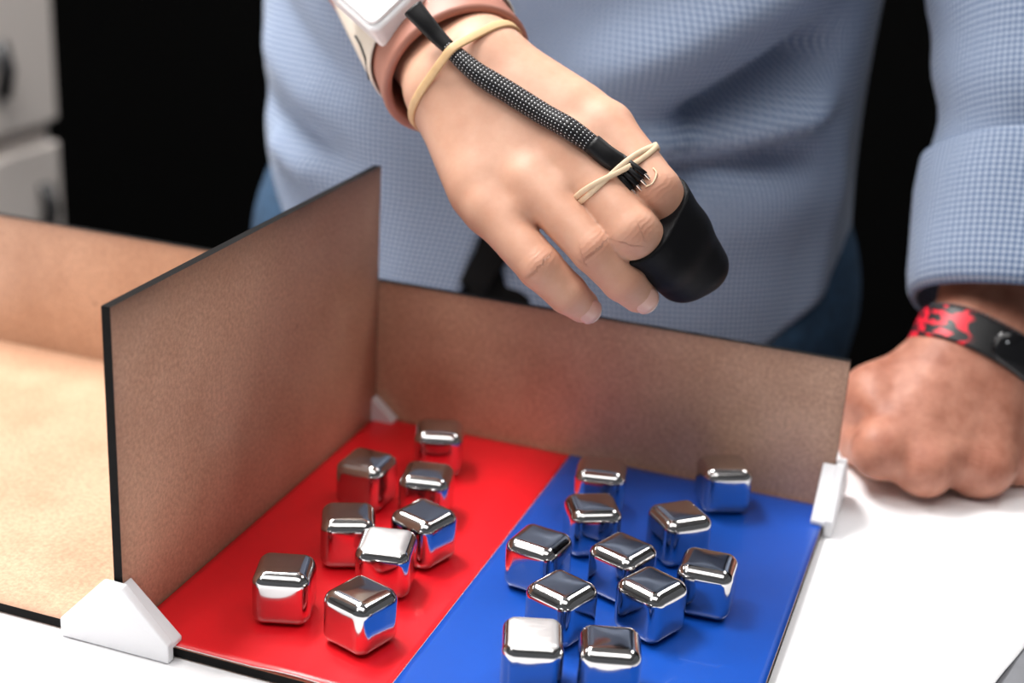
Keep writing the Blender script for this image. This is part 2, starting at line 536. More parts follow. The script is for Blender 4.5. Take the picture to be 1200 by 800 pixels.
def sheet():
    # white sheet laid over the table; its right edge lies at a slant and leaves the laminate bare
    nx, ny = 150, 130
    V, F = [], []
    for j in range(ny):
        y = -1.0 + 1.11 * j / (ny - 1)
        xr = 0.3511 + (y + 0.128) * 0.292
        for i in range(nx):
            t = i / (nx - 1)
            x = -0.82 + (xr + 0.82) * t
            rip = 0.0
            if x > 0.29:
                s = y - 0.22 * x
                rip = 0.00055 * (math.sin(s * 120 + 2 * math.sin(x * 18)) + 0.6 * math.sin(s * 61 + 1.3)) * min(1, (x - 0.29) / 0.03)
            V.append((x, y, TB - 0.0008 + max(-0.0006, rip) + (0.0 if x < .29 else 0.0)))
    for j in range(ny - 1):
        for i in range(nx - 1):
            a = j * nx + i
            F.append((a, a + 1, a + nx + 1, a + nx))
    o = mesh_obj('table_sheet', V, F, MAT['cloth'])
    md = o.modifiers.new('thickness', 'SOLIDIFY'); md.thickness = 0.0008; md.offset = -1
    tag(o, 'white sheet spread over the grey table under the box', 'table sheet')


sheet()

# ------------------------------------------------------------------ the divided box
W, D, H, HW, TH = 0.2605, 0.254, 0.148, 0.0822, 0.0042
tb = empty('divided_box', (0, 0, TB))
tag(tb, 'open brown fibreboard box with tall divider and scorched black edges', 'box')


def board(name, axis, lo, hi, parent, scorch_edges, nu=26):
    """board with a fine front/back grid so the scorched rim can be stored; thin sides burnt black.
    axis = thickness axis"""
    lo, hi = np.array(lo, float), np.array(hi, float)
    a, b = [k for k in range(3) if k != axis]
    us = np.concatenate([[0, .012, .03, .06, .1], np.linspace(.16, .84, nu), [.9, .94, .97, .988, 1]])
    n = len(us)
    V, F, S = [], [], []
    size = hi - lo
    for side in (0, 1):
        for u in us:
            for v in us:
                p = np.zeros(3)
                p[axis] = hi[axis] if side else lo[axis]
                p[a] = lo[a] + u * size[a]
                p[b] = lo[b] + v * size[b]
                V.append(p)
                s = 0.0
                for (ed, amp, wd) in scorch_edges:
                    dist = {'a0': u * size[a], 'a1': (1 - u) * size[a], 'b0': v * size[b], 'b1': (1 - v) * size[b]}[ed]
                    s = max(s, amp * math.exp(-dist / wd))
                S.append(s)
    mats = []
    for side in (0, 1):
        o = side * n * n
        for i in range(n - 1):
            for j in range(n - 1):
                q = (o + i * n + j, o + (i + 1) * n + j, o + (i + 1) * n + j + 1, o + i * n + j + 1)
                F.append(q if side else q[::-1]); mats.append(0)
    rim = [i * n for i in range(n)] + [(n - 1) * n + j for j in range(1, n)] + [i * n + n - 1 for i in range(n - 2, -1, -1)] + [j for j in range(n - 2, 0, -1)]
    m = len(rim)
    for k in range(m):
        r0, r1 = rim[k], rim[(k + 1) % m]
        F.append((r0, r1, r1 + n * n, r0 + n * n)); mats.append(1)
    o = mesh_obj(name, V, F, MAT['mdf'], parent, False)
    o.data.materials.append(MAT['burnt'])
    o.data.polygons.foreach_set('material_index', mats)
    at_ = o.data.attributes.new('scorch', 'FLOAT', 'POINT')
    at_.data.foreach_set('value', np.array(S, np.float32))
    bm = bmesh.new(); bm.from_mesh(o.data); bmesh.ops.recalc_face_normals(bm, faces=bm.faces); bm.to_mesh(o.data); bm.free()
    o.matrix_parent_inverse = Matrix.Translation(parent.location).inverted()
    return o


board('base_panel', 2, (-TH + 0.0002, -D, TB), (W, 0.0, -0.0003), tb, [('b0', .5, .003)])
board('base_panel', 2, (-W - 0.04, -D - 0.001, TB), (-TH - 0.0002, 0.0, -0.0003), tb, [('b0', .6, .003)])
board('back_panel', 1, (-W - 0.04, 0.0002, TB), (W, TH, HW), tb, [('b1', .75, .003), ('a1', .3, .002)])
board('divider_panel', 0, (-TH, -D - 0.0005, 0.0), (0, -0.0008, H), tb, [('b1', 1.0, .012), ('a1', .7, .007), ('a0', .4, .006), ('b0', .6, .006)])


def clip(name, parent, matrix, slots=True):
    """printed foot: a low hexagonal plate with two lugs behind that grip the upright board"""
    bm = bmesh.new()

    def prism(pts, y0, y1):
        a = [bm.verts.new((x, y0, z)) for x, z in pts]
        b = [bm.verts.new((x, y1, z)) for x, z in pts]
        bm.faces.new(a); bm.faces.new(b[::-1])
        for k in range(len(pts)):
            kk = (k + 1) % len(pts)
            bm.faces.new((a[kk], a[k], b[k], b[kk]))
    plate = [(-0.0265, 0), (0.0265, 0), (0.0265, 0.0085), (0.0052, 0.0310), (-0.0052, 0.0310), (-0.0265, 0.0085)]
    prism(plate, -0.0048, -0.0004)
    g = TH / 2 + 0.0003
    prism([(g, 0.0052), (0.0264, 0.0052), (0.0264, 0.0075), (g, 0.0300)], -0.0006, 0.0065)
    prism([(-0.0264, 0.0052), (-g, 0.0052), (-g, 0.0300), (-0.0264, 0.0075)], -0.0006, 0.0065)
    bmesh.ops.remove_doubles(bm, verts=bm.verts, dist=1e-6)
    bmesh.ops.transform(bm, matrix=matrix, verts=bm.verts)
    o = bm_obj(name, bm, MAT['plastic'], parent)
    md = o.modifiers.new('soft_edges', 'BEVEL'); md.width = 0.0006; md.segments = 2; md.limit_method = 'ANGLE'
    o.matrix_parent_inverse = Matrix.Translation(parent.location).inverted()
    return o


RZ = lambda a: Matrix.Rotation(math.radians(a), 4, 'Z')
clip('clip', tb, Matrix.Translation((-TH / 2, -D - 0.0012, TB - 0.0003)))
clip('clip', tb, Matrix.Translation((W + 0.0004, TH / 2, TB - 0.0003)) @ RZ(90))
clip('clip', tb, Matrix.Translation((-W - 0.0404, TH / 2, TB - 0.0003)) @ RZ(-90))
# the rear foot of the divider shows as a small sloping lug in the corner
bm = bmesh.new()
pts = [(0.0003, 0.0006), (0.0135, 0.0006), (0.0135, 0.002), (0.0003, 0.0135)]
a = [bm.verts.new((x, -0.0075, z)) for x, z in pts]; b = [bm.verts.new((x, -0.0003, z)) for x, z in pts]
bm.faces.new(a); bm.faces.new(b[::-1])
for k in range(4):
    bm.faces.new((a[(k + 1) % 4], a[k], b[k], b[(k + 1) % 4]))
o = bm_obj('clip', bm, MAT['plastic'], tb)
o.matrix_parent_inverse = Matrix.Translation(tb.location).inverted()


def paper(name, x0, x1, y0, y1, mat, label, curl):
    nx, ny = 40, 60
    V, F, mi = [], [], []
    for j in range(ny):
        for i in range(nx):
            u, v = i / (nx - 1), j / (ny - 1)
            x, y = x0 + (x1 - x0) * u, y0 + (y1 - y0) * v
            z = 0.0001 + 0.0010 * curl * math.exp(-((y - y0) / 0.006)) * max(0, math.sin((u * 3.2 + .35) * math.pi)) 
            V.append((x, y, z))
    for j in range(ny - 1):
        for i in range(nx - 1):
            a = j * nx + i
            F.append((a, a + 1, a + nx + 1, a + nx))
    o = mesh_obj(name, V, F, mat)
    o.data.materials.append(MAT['paper'])
    md = o.modifiers.new('thickness', 'SOLIDIFY'); md.thickness = 0.00045; md.offset = 1; md.material_offset_rim = 1
    tag(o, label, 'paper sheet')
    return o


paper('red_sheet', 0.0006, 0.1182, -0.2538, -0.0008, MAT['red'], 'plain red sheet on the box floor beside the tall divider', 1.0)
paper('blue_sheet', 0.1184, 0.2603, -0.2539, -0.0008, MAT['blue'], 'plain blue sheet on the box floor beside the red one', 0.6)

# ------------------------------------------------------------------ steel cubes
CS = 0.0254
PZ = 0.00058


def cube_mesh():
    n, r = 24, 0.0052
    h = CS / 2
    t = np.linspace(-1, 1, n)
    t = np.sign(t) * (1 - (1 - np.abs(t)) ** 1.5)      # denser towards the edges
    idx, V, F = {}, [], []

    def vid(p):
        k = tuple(np.round(p, 6))
        if k not in idx:
            idx[k] = len(V)
            q = np.array(p) * h
            inn = np.clip(q, -(h - r), h - r)
            d = q - inn
            L = (np.abs(d) ** 1.75).sum() ** (1 / 1.75)
            nz_ = np.count_nonzero(np.abs(d) > 1e-9)
            if L > 1e-9:
                d = d / L * r
            w_ = inn + d
            # faces bulge slightly, as pressed steel does
            f = np.clip(np.abs(inn) / (h - r), 0, 1)
            for ax in range(3):
                o1, o2 = (ax + 1) % 3, (ax + 2) % 3
                if abs(p[ax]) > 0.999:
                    w_[ax] += math.copysign(0.00028 * (1 - f[o1] ** 2) * (1 - f[o2] ** 2), p[ax]) 
            V.append(w_)
        return idx[k]
    for ax in range(3):
        for s in (-1, 1):
            for i in range(n - 1):
                for j in range(n - 1):
                    q = []
                    for (a, b) in ((i, j), (i + 1, j), (i + 1, j + 1), (i, j + 1)):
                        p = np.zeros(3); p[ax] = s; p[(ax + 1) % 3] = t[a]; p[(ax + 2) % 3] = t[b]
                        q.append(vid(p))
                    F.append(q if s > 0 else q[::-1])
    return V, F


cv, cf = cube_mesh()
CUBES = [  # x, y, turn, tilt, label
    (0.0535, -0.2123, 18, 0, 'steel cube on red paper nearest the white divider foot'),
    (0.0928, -0.2181, -18, 0, 'steel cube on red paper at the front edge, blue wedge mirrored in its side'),
    (0.0575, -0.1567, 25, 0, 'steel cube on red paper with a darker top, left neighbour of the bright-topped cube'),
    (0.0845, -0.1735, 12, 5, 'bright-topped tilted steel cube on red paper between two darker-topped cubes'),
    (0.0888, -0.1405, -18, 0, 'steel cube on red paper right behind the bright-topped tilted cube'),
    (0.0407, -0.1005, -2, 0, 'steel cube on red paper closest to the tall divider panel, halfway back'),
    (0.0735, -0.1005, 12, 0, 'steel cube on red paper right of the cube closest to the tall divider'),
    (0.0589, -0.0490, 19, 0, 'steel cube on red paper nearest the back panel and the rear divider foot'),
    (0.1507, -0.0557, 12, 0, 'steel cube on blue paper in the corner by the red sheet and back panel'),
    (0.1589, -0.0971, 28, 0, 'steel cube on blue paper directly in front of the cube beside the red sheet'),
    (0.2078, -0.0245, 27, 0, 'steel cube on blue paper standing almost against the back panel'),
    (0.1994, -0.0871, 42, 0, 'steel cube on blue paper turned cornerwise, in front of the one at the back panel'),
    (0.1463, -0.1408, -9, 0, 'steel cube on blue paper touching the red border, a red wedge mirrored in its side'),
    (0.1838, -0.1318, -21, 0, 'steel cube in the middle of the blue cluster, surrounded by other cubes'),
    (0.1690, -0.1768, -21, 0, 'steel cube on blue paper just behind the two front-edge cubes'),
    (0.2040, -0.1570, -24, 0, 'steel cube on blue paper with a pale blue edge, left of the margin cube'),
    (0.2225, -0.1284, 3, 0, 'steel cube on blue paper nearest the right margin of the blue sheet'),
    (0.1699, -0.2181, 19, 5, 'bright-topped steel cube at the front edge of the blue sheet'),
    (0.2003, -0.2096, 17, 0, 'grey-topped steel cube at the front edge of the blue sheet'),
]
proto = None
for (x, y, rz, tl, lab) in CUBES:
    if proto is None:
        c = mesh_obj('steel_cube', cv, cf, MAT['steel'])
        proto = c
    else:
        c = proto.copy()
        COL.objects.link(c)
    if tl:                                              # these two have a brushed, cloudy top
        c.data = proto.data.copy()
        c.data.materials.append(MAT['steel_brushed'])
        for p_ in c.data.polygons:
            if p_.center.z > CS / 2 - 0.0012:
                p_.material_index = 1
    lift = CS / 2
    if tl:
        t = math.radians(tl)
        h_ = CS / 2 - 0.0052
        lift = h_ * (math.cos(t) + math.sin(t)) + 0.0052
    c.location = (x, y, PZ + lift - 0.00005)
    R_ = Matrix.Rotation(math.radians(rz), 3, 'Z') @ Matrix.Rotation(math.radians(tl), 3, 'X')
    c.rotation_euler = R_.to_euler()
    tag(c, lab, 'cube', 'polished steel cubes on the coloured sheets')


# ------------------------------------------------------------------ signed-distance modelling for bodies
def cone_sdf(P, a, b, r1, r2):
    ba = b - a
    L2 = ba @ ba
    t = np.clip(((P - a) @ ba) / L2, 0, 1)
    return np.linalg.norm(P - (a + t[:, None] * ba), axis=1) - (r1 + (r2 - r1) * t)


def smin(a, b, k):
    h = np.clip(0.5 + 0.5 * (b - a) / k, 0, 1)
    return b + (a - b) * h - k * h * (1 - h)


def chain(P, pts, rs, k=0.003):
    d = None
    for i in range(len(pts) - 1):
        e = cone_sdf(P, pts[i], pts[i + 1], rs[i], rs[i + 1])
        d = e if d is None else smin(d, e, k)
    return d


def eval_blocks(f, P):
    out = np.empty(len(P))
    for i in range(0, len(P), 400000):
        out[i:i + 400000] = f(P[i:i + 400000])
    return out


def surface(f, lo, hi, h):
    """surface nets over the zero level of f"""
    lo = np.asarray(lo, float); hi = np.asarray(hi, float)
    R = 5
    nc = np.ceil((hi - lo) / (h * R)).astype(int) + 1
    gc = np.stack(np.meshgrid(*[np.arange(n) for n in nc], indexing='ij'), -1).reshape(-1, 3)
    dc = eval_blocks(f, lo + gc * h * R).reshape(nc)
    n = (nc - 1) * R + 1
    Dg = np.repeat(np.repeat(np.repeat(dc, R, 0), R, 1), R, 2)
    # sample the coarse value at the nearest coarse node
    ii = [np.clip((np.arange(m) + R // 2) // R, 0, c - 1) for m, c in zip(n, nc)]
    Dg = dc[np.ix_(*ii)].copy()
    near = np.abs(Dg) < h * R * 1.6
    I = np.argwhere(near)
    Dg[near] = eval_blocks(f, lo + I * h)
    ins = Dg < 0
    s = [ins[a:n[0] - 1 + a, b:n[1] - 1 + b, c:n[2] - 1 + c] for a in (0, 1) for b in (0, 1) for c in (0, 1)]
    cnt = sum(x.astype(np.int8) for x in s)
    act = (cnt > 0) & (cnt < 8)
    cells = np.argwhere(act)
    vid = -np.ones(act.shape, int)
    vid[act] = np.arange(len(cells))
    acc = np.zeros((len(cells), 3)); num = np.zeros(len(cells))
    cor = [(a, b, c) for a in (0, 1) for b in (0, 1) for c in (0, 1)]
    val = {c: Dg[cells[:, 0] + c[0], cells[:, 1] + c[1], cells[:, 2] + c[2]] for c in cor}
    for c0 in cor:
        for ax in range(3):
            if c0[ax] == 0:
                c1 = list(c0); c1[ax] = 1; c1 = tuple(c1)
                d0, d1 = val[c0], val[c1]
                m = (d0 < 0) != (d1 < 0)
                t = np.where(m, d0 / np.where(m, d0 - d1, 1), 0)
                p = np.array(c0, float)[None] + np.eye(3)[ax][None] * t[:, None]
                acc[m] += p[m]; num[m] += 1
    V = lo + (cells + acc / num[:, None]) * h
    F = []
    for ax in range(3):
        b_, c_ = (ax + 1) % 3, (ax + 2) % 3
        sl0 = [slice(None)] * 3; sl1 = [slice(None)] * 3
        sl0[ax] = slice(0, n[ax] - 1); sl1[ax] = slice(1, n[ax])
        ch = ins[tuple(sl0)] != ins[tuple(sl1)]
        E_ = np.argwhere(ch)
        ok = (E_[:, b_] > 0) & (E_[:, c_] > 0) & (E_[:, b_] < n[b_] - 1) & (E_[:, c_] < n[c_] - 1)
        E_ = E_[ok]
        if not len(E_):
            continue
        q = []
        for db, dcc in ((-1, -1), (0, -1), (0, 0), (-1, 0)):
            e = E_.copy(); e[:, b_] += db; e[:, c_] += dcc
            q.append(vid[e[:, 0], e[:, 1], e[:, 2]])
        q = np.stack(q, 1)
        flip = ~ins[E_[:, 0], E_[:, 1], E_[:, 2]]
        q[flip] = q[flip][:, ::-1]
        F.append(q)
    return V, np.concatenate(F)


def march(f, o, d, t0, t1, n=500):
    """first crossing of f along each ray, and the outward normal there"""
    ts = np.linspace(t0, t1, n)
    v = f(o[None] + ts[:, None] * d[None])
    k = np.argmax(v < 0)
    if v[k] >= 0:
        return None, None
    t = ts[k]
    p = o + t * d
    e = 0.0008
    g = np.array([f(np.array([p + e * x]))[0] - f(np.array([p - e * x]))[0] for x in np.eye(3)])
    return p, nrm(g)


mm = 0.001
# ---- right hand (reaching over the box)
WR = at(548, 92, 0.712)
ELB = np.array([-0.125, 0.17, 0.315])
FA = nrm(ELB - WR)                                     # forearm axis, wrist to elbow
ACR = nrm(0.74 * RR + 0.67 * UU)
ACR = nrm(ACR - (ACR @ FA) * FA)                       # across the wrist, towards the thumb side
DOR = nrm(np.cross(ACR, FA))
if DOR @ FW > 0:
    DOR = -DOR                                         # back of the wrist
FING = dict(
    index=([(712, 148, .6765), (768, 224, .661), (800, 272, .674), (824, 311, .686)], [11.6, 11.6, 10.4, 8.6]),
    middle=([(669, 174, .673), (742, 272, .654), (777, 304, .670), (797, 324, .686)], [11.8, 11.8, 10.4, 8.6]),
    ring=([(622, 212, .674), (697, 292, .658), (730, 328, .662), (748, 345, .671)], [11.4, 10.7, 9.7, 8.3]),
    pinky=([(573, 245, .679), (633, 313, .665), (665, 344, .668), (682, 358, .676)], [11.2, 10.1, 9.1, 7.8]),
)
FG = {k: ([at(*p) for p in v[0]], [r * mm for r in v[1]]) for k, v in FING.items()}
THUMB = ([at(592, 104, .742), at(668, 178, .728), at(715, 238, .722), at(738, 268, .718)], [15 * mm, 13 * mm, 11 * mm, 9 * mm])
CARP = [WR + ACR * o * mm + DOR * 1 * mm for o in (13, 5, -4, -13)]
META_R = [(17, 12.0), (18, 12.5), (18, 12.2), (17, 11.8)]


def sdf_palm(P):
    d = None
    for (nm_, c, (r0, r1)) in zip(('index', 'middle', 'ring', 'pinky'), CARP, META_R):
        e = cone_sdf(P, c, FG[nm_][0][0] - DOR * 1.0 * mm + FW * 3.0 * mm, r0 * mm, r1 * mm)
        d = e if d is None else smin(d, e, 13 * mm)
    for o in (9.5, -9.5):
        e = cone_sdf(P, WR + ACR * o * mm, WR + FA * 0.16 + ACR * o * 1.9 * mm, 18.5 * mm, 25 * mm)
        d = smin(d, e, 11 * mm)
    # thenar and hypothenar pads
    e = cone_sdf(P, at(590, 98, .722), at(672, 143, .692), 17 * mm, 13.5 * mm)
    d = smin(d, e, 12 * mm)
    e = cone_sdf(P, at(535, 135, .722), at(563, 220, .690), 15 * mm, 13 * mm)
    d = smin(d, e, 12 * mm)
    return d


def sdf_hand(P):
    d = sdf_palm(P)
    f = None
    for nm_ in ('index', 'middle', 'ring', 'pinky'):
        e = chain(P, *FG[nm_], k=1.6 * mm)
        f = e if f is None else smin(f, e, 0.7 * mm)
    d = smin(d, f, 4.5 * mm)
    # webs between the finger roots
    for n0, n1, t0, t1, r_ in (('pinky', 'ring', .26, .22, 8.5), ('ring', 'middle', .32, .25, 8.5), ('middle', 'index', .35, .35, 8.0)):
        a_ = FG[n0][0][0] * (1 - t0) + FG[n0][0][1] * t0
        b_ = FG[n1][0][0] * (1 - t1) + FG[n1][0][1] * t1
        d = smin(d, cone_sdf(P, a_ + FW * 0.5 * mm, b_ + FW * 0.5 * mm, r_ * mm, r_ * mm), 4 * mm)
    t = chain(P, *THUMB, k=4 * mm)
    return smin(d, t, 6 * mm)


allp = np.array([p for v in FG.values() for p in v[0]] + THUMB[0] + CARP + [WR + FA * 0.10])
HV, HF = surface(sdf_hand, allp.min(0) - 0.03, allp.max(0) + 0.03, 1.0 * mm)



def relax(V, F, centres, rad, iters):
    """smooth the surface near the given centres (soft knuckles under a glove)"""
    E_ = np.vstack([F[:, [0, 1]], F[:, [1, 2]], F[:, [2, 3]], F[:, [3, 0]]])
    deg = np.bincount(E_[:, 0], minlength=len(V)) + np.bincount(E_[:, 1], minlength=len(V))
    dist = np.min([np.linalg.norm(V - c, axis=1) for c in centres], axis=0)
    w_ = np.clip(1.25 - dist / rad, 0, 1)[:, None] * 0.9
    for _ in range(iters):
        A = np.stack([np.bincount(E_[:, 0], V[E_[:, 1], k], len(V)) + np.bincount(E_[:, 1], V[E_[:, 0], k], len(V)) for k in range(3)], 1) / deg[:, None]
        V = V + (A - V) * w_
    return V


HV = relax(HV, HF, [FG[k][0][0] - FW * 8 * mm for k in FG], 0.020, 45)

# ---- left fist resting on the table
LW = at(1152, 398, .838)
LFA = nrm(at(1212, 150, .885) - LW)
FB = {  # knuckle row; the fingers curl away from the lens
    'index': (1030, 528, .802, 13.5), 'middle': (1084, 548, .800, 14.0), 'ring': (1141, 551, .812, 13.6), 'pinky': (1192, 541, .828, 12.6)}
AWAY = nrm([FW[0], FW[1], 0.0])
UPZ = np.array([0, 0, 1.0])
LFG = {}
for k, (px, py, d_, r) in FB.items():
    m0 = at(px, py, d_)
    m0[2] = max(m0[2], r * mm + TB + 0.0006) if k != 'index' else m0[2]
    p1 = m0 + AWAY * 0.036 + UPZ * 0.0; p1[2] = TB + 0.0115
    p2 = p1 + AWAY * 0.002 + UPZ * 0.024
    p3 = p2 - AWAY * 0.018 + UPZ * 0.006
    LFG[k] = ([m0, p1, p2, p3], [r * mm, 11 * mm, 10 * mm, 8.5 * mm])
LTH = ([at(1108, 408, .842), at(1024, 462, .830), at(1019, 508, .838), at(1040, 535, .855)], [15 * mm, 14.0 * mm, 13.0 * mm, 10 * mm])
LAC = nrm(nrm(np.cross(LFA, FW)))
if LAC @ RR > 0:
    LAC = -LAC                                          # thumb side of the left wrist


def sdf_fist(P):
    d = None
    for k, o in zip(('index', 'middle', 'ring', 'pinky'), (13, 5, -4, -12)):
        e = cone_sdf(P, LW + LAC * o * mm - LFA * 4 * mm, LFG[k][0][0], 18.5 * mm, LFG[k][1][0])
        d = e if d is None else smin(d, e, 15 * mm)
    for o in (10, -10):
        e = cone_sdf(P, LW + LAC * o * mm, LW + LFA * 0.19 + LAC * o * 1.7 * mm, 19 * mm, 26 * mm)
        d = smin(d, e, 11 * mm)
    # heel of the hand behind
    e = cone_sdf(P, at(1120, 450, .862), at(1160, 500, .862), 18 * mm, 16 * mm)
    d = smin(d, e, 14 * mm)
    f = None
    for k in LFG:
        e = chain(P, *LFG[k], k=5 * mm)
        f = e if f is None else smin(f, e, 5 * mm)
    d = smin(d, f, 8 * mm)
    for k in LFG:                                       # knuckle bumps
        j = LFG[k][0][0] - FW * 2.5 * mm + UPZ * 2 * mm
        d = smin(d, np.linalg.norm(P - j, axis=1) - 10.5 * mm, 9 * mm)
    mid = sum(LFG[k][0][0] for k in LFG) / 4
    for w_ in (-1, 0, 1):                               # flesh that fills the back of the hand
        q_ = mid - LAC * w_ * 22 * mm
        d = smin(d, cone_sdf(P, LW - LAC * w_ * 8 * mm - LFA * 5 * mm, q_ + UPZ * 6 * mm, 18.5 * mm, 14.0 * mm), 10 * mm)
    d = smin(d, cone_sdf(P, LTH[0][0], LTH[0][1], 15 * mm, 14 * mm), 12 * mm)
    d = smin(d, chain(P, LTH[0][1:], LTH[1][1:], 4 * mm), 14 * mm)
    return d


allp = np.array([p for v in LFG.values() for p in v[0]] + LTH[0] + [LW, LW + LFA * 0.12])
FV, FF = surface(sdf_fist, allp.min(0) - 0.032, allp.max(0) + 0.032, 1.3 * mm)

# ---- rest of the body (under the clothes), coarse
TC = np.array([0.004, 0.285, 0.0])
SHR = np.array([-0.185, 0.30, 0.56]); SHL = np.array([0.195, 0.30, 0.56])
LEL = at(1232, -90, .95)


def sdf_body(P):
    def ell(c, r):
        q = (P - np.array(c)) / np.array(r)
        k0 = np.linalg.norm(q, axis=1)
        return (k0 - 1) * min(r)
    d = ell((TC[0], TC[1] + 0.01, 0.43), (0.165, 0.098, 0.22))
    d = smin(d, ell((TC[0], TC[1] + 0.01, 0.20), (0.150, 0.095, 0.18)), 0.05)
    d = smin(d, ell((TC[0], TC[1] + 0.015, 0.04), (0.165, 0.100, 0.13)), 0.05)
    for s, hip in ((-1, -0.085), (1, 0.085)):
        d = smin(d, chain(P, [np.array([TC[0] + hip, TC[1] + .01, 0.0]), np.array([TC[0] + hip * 1.1, TC[1], -0.38]), np.array([TC[0] + hip * 1.15, TC[1] + .03, FLOOR_Z + 0.08])], [0.082, 0.055, 0.04]), 0.03)
        ft = np.array([TC[0] + hip * 1.2, TC[1] + .03, FLOOR_Z + 0.04])
        d = smin(d, cone_sdf(P, ft, ft + np.array([s * .03, -.16, -.005]), 0.038, 0.032), 0.02)
    d = smin(d, cone_sdf(P, SHR, SHL, 0.055, 0.055), 0.05)
    d = smin(d, chain(P, [SHR, ELB, WR + FA * 0.06], [0.052, 0.042, 0.027]), 0.02)
    d = smin(d, chain(P, [SHL, LEL, LW + LFA * 0.07], [0.052, 0.040, 0.027]), 0.02)
    nk = np.array([TC[0], TC[1], 0.58])
    d = smin(d, cone_sdf(P, nk, nk + np.array([0, -.01, .10]), 0.058, 0.052), 0.03)
    d = smin(d, ell((TC[0], TC[1] - 0.02, 0.79), (0.074, 0.095, 0.115)), 0.03)
    d = smin(d, ell((TC[0], TC[1] - 0.122, 0.775), (0.014, 0.022, 0.026)), 0.012)
    for s in (-1, 1):
        d = smin(d, ell((TC[0] + s * 0.077, TC[1] - 0.005, 0.785), (0.008, 0.020, 0.032)), 0.006)
    return d


BV, BF = surface(sdf_body, (-0.34, 0.02 - 0.14, FLOOR_Z - 0.03), (0.56, 0.44, 0.96), 0.009)

person = empty('person', (TC[0], TC[1], FLOOR_Z))
tag(person, 'person in untucked blue gingham shirt and jeans, reaching over box, fist on table', 'person')


def pparent(o, par=None):
    o.parent = par or person
    if par is None or par is person:
        o.matrix_parent_inverse = Matrix.Translation(person.location).inverted()
    return o




def cut(V, F, keep):
    m = keep[F].all(1)
    F = F[m]
    used = np.zeros(len(V), bool); used[F.ravel()] = True
    idx = np.cumsum(used) - 1
    return V[used], idx[F]


# trim the three surfaces on the forearms, inside the cuff and the sleeve, to sew them into one skin
JA, JB = 0.085, 0.105
HV, HF = cut(HV, HF, (HV - WR) @ FA < JA)
FV, FF = cut(FV, FF, (FV - LW) @ LFA < JA)


def near_arm(V, o, ax, t1):
    q = V - o
    t = q @ ax
    return (t < t1) & (t > -0.05) & (np.linalg.norm(q - t[:, None] * ax, axis=1) < 0.06)


BV, BF = cut(BV, BF, ~(near_arm(BV, WR, FA, JB) | near_arm(BV, LW, LFA, JB)))
nb, nh = len(BV), len(HV)
VV = np.vstack([BV, HV, FV])
FFs = np.vstack([BF, HF + nb, FF + nb + nh])
body = mesh_obj('body', VV, FFs, MAT['skin_b'])
body.data.materials.append(MAT['skin_a'])
mi = np.zeros(len(FFs), np.int32)
mi[len(BF):len(BF) + len(HF)] = 1
body.data.polygons.foreach_set('material_index', mi)
ct = np.zeros(len(VV), np.float32); cm = np.zeros(len(VV), np.float32)
CAMD = -FW
for fset, off, V_ in ((FG, nb, HV), (LFG, nb + nh, FV)):
    for nm_, (pts, rs) in fset.items():
        for ji in ((1, 2) if fset is FG else (0,)):
            if fset is FG:
                ax = nrm(nrm(pts[ji + 1] - pts[ji]) + nrm(pts[ji] - pts[ji - 1]))
                dl, wl = (5.5 if ji == 1 else 3.2) * mm, (9.0 if ji == 1 else 7.0) * mm
                amp = 1.0 if ji == 1 else 0.5
            else:
                ax = nrm(LW - pts[0]); dl, wl, amp = 9 * mm, 14 * mm, 0.5
            dr = nrm(CAMD - (CAMD @ ax) * ax)
            q = V_ - pts[ji]
            t = q @ ax
            lat = np.linalg.norm(q - t[:, None] * ax - (q @ dr)[:, None] * dr, axis=1)
            m_ = amp * np.exp(-(t / dl) ** 2) * np.exp(-(lat / wl) ** 4) * ((q @ dr) > 0.35 * rs[ji]) * (np.linalg.norm(q, axis=1) < 2.2 * rs[ji])
            sl = slice(off, off + len(V_))
            big = m_ > cm[sl]
            cm[sl] = np.where(big, m_, cm[sl])
            ct[sl] = np.where(np.linalg.norm(q, axis=1) < 2.4 * rs[ji], t, ct[sl])
for nm_, arr in (('crease_t', ct), ('crease_m', cm)):
    a_ = body.data.attributes.new(nm_, 'FLOAT', 'POINT')
    a_.data.foreach_set('value', arr)
bm = bmesh.new()
bm.from_mesh(body.data)
for o_, ax_ in ((WR, FA), (LW, LFA)):
    es = []
    for e in bm.edges:
        if e.is_boundary:
            m_ = np.array((e.verts[0].co + e.verts[1].co) / 2) - o_
            t = m_ @ ax_
            if JA - 0.02 < t < JB + 0.03 and np.linalg.norm(m_ - t * ax_) < 0.07:
                es.append(e)
    bmesh.ops.bridge_loops(bm, edges=es)
bmesh.ops.recalc_face_normals(bm, faces=bm.faces)
for f in bm.faces:
    f.smooth = True
bm.to_mesh(body.data)
bm.free()
pparent(body)


